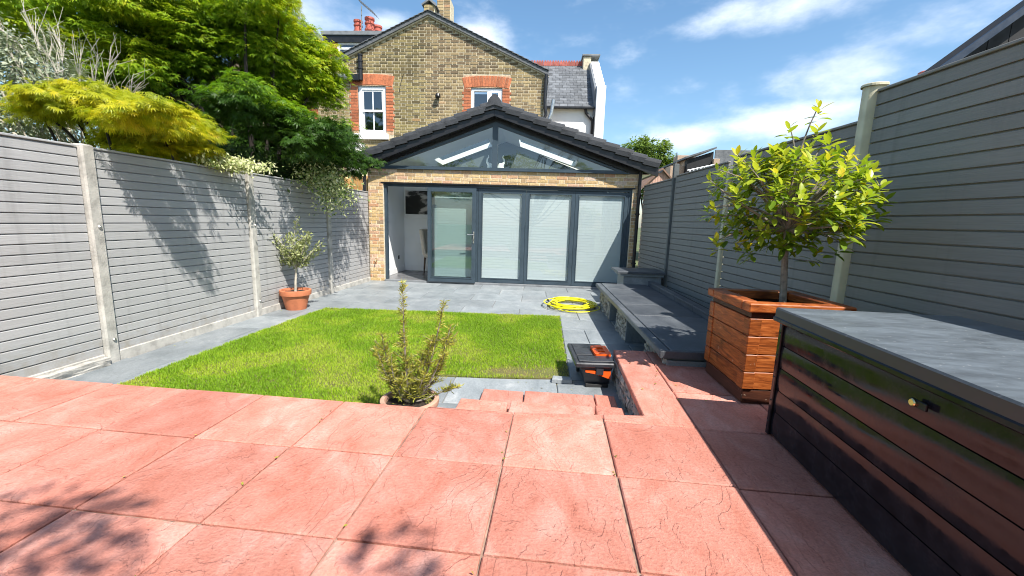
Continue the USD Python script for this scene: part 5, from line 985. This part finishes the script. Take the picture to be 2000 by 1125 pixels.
# ================================================================== TREES AND CLIMBERS BEYOND THE LEFT FENCE
def pb(px_, py_, Y, rx, ry, rz): return (at(px_, py_, Y), np.array([rx, ry, rz]))
def tree(name, label, cat, blobs, root, plates, per, size, mat, tonef, seed, bark, r0, template, group=None, sub=0, **k):
    g = np.random.default_rng(seed); root = np.array(root, float); t = thing(name, label, cat, root, group)
    c = np.mean([b[0] for b in blobs], 0); fork = root+(c-root)*np.array([.35, .35, .28])
    ob('trunk', tube([root, root+(fork-root)*.5+g.normal(size=3)*.05, fork], [r0, r0*.8, r0*.65], 9), bark, t, smooth=True)
    lb = [b for b in blobs if b[0][0] < -1.75 or b[0][0] > 3 or b[0][1] < 0]; tips = [b[0] for b in lb]+[b[0]+sphere_pts(1, g)[0]*b[1]*.6 for b in lb for _ in range(2)]
    ob('branches', limbs(fork, tips, g, r0*.45, .010, .5, 6), bark, t, smooth=True)
    hang = [b[0] for b in blobs if not (b[0][0] < -1.75 or b[0][0] > 3 or b[0][1] < 0)]
    hang = [h_ for h_ in hang if h_[1] > 3]
    if hang:
        over = [np.array([-1.9, h_[1]+.25*(h_[1]-root[1])*0, h_[2]+.08]) for h_ in hang]; ob('overhanging_twigs', cat_([tube([o_, (o_+h_)/2+[0, 0, .05], h_], [.011, .008, .004], 5) for o_, h_ in zip(over, hang)]), bark, t, smooth=True)
    if sub:
        bb_ = []
        for c_, r_ in blobs:
            for d_ in sphere_pts(sub, g): bb_.append((np.array(c_)+d_*np.array(r_)*g.uniform(.35, .85), np.array(r_)*g.uniform(.40, .68)))
        blobs = bb_
    V, F, tt = crown(blobs, plates, per, size, tonef, g, template, **k); ob('crown', (V, F), mat, t, tt, kind='stuff'); return t
LOB, LOB7 = lobed(5, 75, .11, .30), lobed(7, 80, .075, .35)
def maple_tone(p, pt, g): return np.clip(.20+.16*(pt-.5)+.55*(meshkit.fbm(p*.75, 3, 5)-.5)+.10*np.clip((p[:, 2]-2.9)/1.6, -.6, 1)+.30*np.clip((p[:, 0]+2.35)/.6, 0, 1)*(p[:, 2] > 2.5)+.30*np.clip((4.75-p[:, 1])/.8, 0, 1)*np.clip((p[:, 2]-2.7)/.5, 0, 1)*np.clip((-1.9-p[:, 0])/.4, 0, 1)-.30*np.clip((2.9-p[:, 2])/.5, 0, 1)+g.normal(size=len(p))*.09, 0, 1)  # low leaves toned darker, painting in the shade of the upper crown
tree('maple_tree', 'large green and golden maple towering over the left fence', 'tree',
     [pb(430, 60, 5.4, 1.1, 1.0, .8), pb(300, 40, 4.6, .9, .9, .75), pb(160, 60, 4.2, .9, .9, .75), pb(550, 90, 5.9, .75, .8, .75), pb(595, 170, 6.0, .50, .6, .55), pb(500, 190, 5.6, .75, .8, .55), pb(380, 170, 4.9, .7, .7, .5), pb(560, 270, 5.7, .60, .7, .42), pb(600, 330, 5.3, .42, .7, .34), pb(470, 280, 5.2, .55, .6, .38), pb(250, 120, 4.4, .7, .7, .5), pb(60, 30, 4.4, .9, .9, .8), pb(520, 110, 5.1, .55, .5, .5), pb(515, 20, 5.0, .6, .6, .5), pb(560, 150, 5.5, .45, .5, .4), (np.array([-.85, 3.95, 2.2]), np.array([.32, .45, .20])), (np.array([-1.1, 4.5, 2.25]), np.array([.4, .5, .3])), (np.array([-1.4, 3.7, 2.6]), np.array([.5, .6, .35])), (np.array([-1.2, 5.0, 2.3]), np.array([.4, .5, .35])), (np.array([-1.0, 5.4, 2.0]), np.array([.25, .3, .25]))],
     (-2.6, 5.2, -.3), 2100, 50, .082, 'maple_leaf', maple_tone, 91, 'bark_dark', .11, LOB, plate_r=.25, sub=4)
tree('golden_maple', 'low weeping golden leaved maple just behind the left fence', 'tree',
     [pb(150, 205, 2.3, .36, .4, .15), pb(240, 222, 2.2, .34, .36, .16), pb(320, 240, 2.2, .25, .32, .15), pb(80, 195, 2.4, .22, .3, .11), pb(200, 190, 2.5, .36, .35, .11), pb(290, 280, 2.5, .28, .30, .13), pb(365, 285, 2.7, .20, .26, .12), pb(230, 268, 2.4, .24, .25, .10), pb(350, 250, 2.6, .25, .3, .14), (np.array([-1.02, 1.72, 1.98]), np.array([.15, .16, .06])), (np.array([-1.3, 1.72, 1.94]), np.array([.18, .18, .08]))],
     (-2.05, 2.75, -.3), 560, 34, .062, 'gold_leaf', lambda p, pt, g: np.clip(.42+.5*(pt-.5)+.5*(meshkit.fbm(p*2.5, 3, 8)-.5)+g.normal(size=len(p))*.1, 0, 1), 93, 'bark_dark', .045, LOB7, plate_r=.14, droop=.7, sub=4)
tree('silver_shrub', 'silvery grey leaved shrub at the left edge behind the fence', 'shrub',
     [pb(20, 200, 2.7, .5, .5, .30), pb(60, 140, 3.0, .45, .5, .30), pb(20, 90, 3.2, .5, .5, .3), pb(110, 240, 2.9, .35, .35, .14), pb(-60, 150, 2.8, .6, .6, .5), pb(-90, 230, 2.3, .6, .5, .3)],
     (-2.8, 3.0, -.3), 330, 42, .060, 'silver_leaf', lambda p, pt, g: np.clip(.5+.4*(pt-.5)+g.normal(size=len(p))*.2, 0, 1), 95, 'bark_pale', .05, SIMPLE_LEAF, plate_r=.2, flat=.6)
# bare pale branches in front of the maple
gb2 = np.random.default_rng(97); bn = thing('bare_branches', 'pale leafless twigs of a dying shrub in front of the maple', 'shrub', at(150, 330, 2.95))
r0_ = at(158, 330, 2.95)
for (tx, ty) in ((20, 60), (60, 40), (110, 70), (150, 90), (180, 110), (240, 165), (225, 120), (40, 110), (90, 100), (130, 130), (270, 150)):
    tp_ = at(tx, ty, 2.95+gb2.uniform(-.25, .25)); s = np.linspace(0, 1, 9)[:, None]; p = r0_+(tp_-r0_)*s+np.cumsum(gb2.normal(size=(9, 3))*.018, 0); br_ = ob('branch', tube(p, np.linspace(.010, .002, 9), 6), 'bark_pale', bn)
    tw = [tube([p[i], p[i]+(tp_-r0_)*.14+gb2.normal(size=3)*.035, p[i]+(tp_-r0_)*.27+gb2.normal(size=3)*.07], [.004, .0028, .0015], 4) for i in (4, 5, 6, 6, 7, 7) for _ in range(2)]; ob('twigs', cat_(tw), 'bark_pale', br_)
def drape(name, label, strip, Y, n, size, mat, tonef, seed, spread=(.10, .12, .10), cat='climber'):
    """A climber lying along the top of the fence: leaves round a few stems."""
    g = np.random.default_rng(seed); pts = np.array([at(x, y, yy) for (x, y), yy in zip(strip, Y)]); t = thing(name, label, cat, pts[0])
    ob('stems', cat_([tube(pts+g.normal(size=pts.shape)*.03, .006, 5) for _ in range(4)]), 'bark_grey', t)
    u = g.random(n)*(len(pts)-1); i = np.minimum(u.astype(int), len(pts)-2); P = pts[i]+(pts[i+1]-pts[i])*(u-i)[:, None]+g.normal(size=(n, 3))*np.array(spread)
    D = g.normal(size=(n, 3))+np.array([.6, -.3, -.3]); V, F, tt = scatter(SIMPLE_LEAF, P, frames(D, g.normal(size=(n, 3))*.6+np.array([.5, -.4, .7])), size*(.6+.8*g.random(n)), np.array([tonef(g) for _ in range(n)])); ob('foliage', (V, F), mat, t, tt, kind='stuff')
drape('yellow_ivy', 'yellow and cream variegated ivy over the middle of the left fence', [(392, 306), (430, 318), (470, 325), (510, 325)], [2.75, 2.85, 3.0, 3.2], 1500, .042, 'variegated_leaf', lambda g: .35+.6*g.random(), 101, (.08, .12, .04))
drape('white_ivy', 'white edged ivy tumbling over the far end of the left fence', [(605, 340), (640, 350), (660, 368), (650, 392)], [4.45, 4.5, 4.6, 4.6], 2400, .05, 'variegated_leaf', lambda g: g.random()**.8, 103, (.13, .22, .13))
drape('dark_ivy', 'dark green ivy in the shade under the maple behind the fence', [(330, 300), (420, 312), (500, 325), (560, 340), (620, 365)], [3.2, 3.7, 4.2, 4.8, 5.4], 4200, .075, 'ivy_dark', lambda g: g.random(), 105, (.22, .2, .14))
# distance
fl = lambda p, pt, g: np.clip(.5+.5*(pt-.5)+g.normal(size=len(p))*.15, 0, 1)
tree('far_tree', 'light green tree beyond the right end of the garden room roof', 'tree', [pb(1265, 300, 19, .8, 1, .6), pb(1300, 330, 19, .6, .8, .6), pb(1240, 292, 19.5, .5, .8, .35), pb(1285, 350, 19, 1, 1, .8)], (7.6, 19, -.3), 420, 34, .17, 'far_leaf', fl, 107, 'bark_dark', .12, SIMPLE_LEAF, plate_r=.32, flat=.5)
# behind the photographer: only their shadows and reflections are seen
tree('overhanging_tree', 'leafy tree at the near end of the terrace whose shadow falls on the slabs', 'tree', [(np.array([2.50, -3.28, 4.5]), np.array([.17, .10, .10])), (np.array([2.66, -3.50, 4.6]), np.array([.15, .08, .08])), (np.array([3.80, -3.50, 4.5]), np.array([.20, .06, .06])), (np.array([4.05, -3.38, 4.6]), np.array([.05, .08, .12])), (np.array([3.90, -3.42, 4.6]), np.array([.03, .06, .10])), (np.array([1.2, -4.3, 3.4]), np.array([1.0, .7, .7])), (np.array([2.75, -3.25, 3.2]), np.array([.35, .25, .3])), (np.array([3.6, -4.6, 3.2]), np.array([1.0, .7, .8])), (np.array([-1.6, -4.6, 3.0]), np.array([1.2, .8, .9]))],
     (1.6, -5.2, -.3), 560, 34, .10, 'maple_leaf', lambda p, pt, g: np.clip(.3+.3*pt+g.normal(size=len(p))*.1, 0, 1), 109, 'bark_dark', .10, SIMPLE_LEAF, plate_r=.24)

# a little leaf litter along the fence foot, in the joints and on the steps
g9 = np.random.default_rng(131); P = []
for k in range(70):
    u = g9.random()
    if u < .4: y = g9.uniform(1.6, 6.4); P.append((fx_left(y)+.05+abs(g9.normal())*.10, y, G+.006))
    elif u < .6: P.append((g9.uniform(1.9, 2.7), g9.uniform(1.28, 1.55), G+.006))
    elif u < .8: c, r = g9.integers(1, 6), g9.uniform(-1.6, 1); q = tgrid(c, r); P.append((q[0]+g9.normal()*.008, q[1], .004))
    else: P.append((g9.uniform(2.9, 3.4), g9.uniform(.3, 1.6), .004))
P = np.array(P); D = g9.normal(size=P.shape)*[1, 1, .15]; U = np.array([0, 0, 1.])+g9.normal(size=P.shape)*.3
V, F, tt = scatter(SIMPLE_LEAF, P, frames(D, U), .012+.016*g9.random(len(P)), g9.random(len(P)))
ob('leaf_litter', (V, F), 'heath_leaf', None, tt, label='scattered dry leaf crumbs along the left fence and on the slabs', cat='leaf litter', kind='stuff')
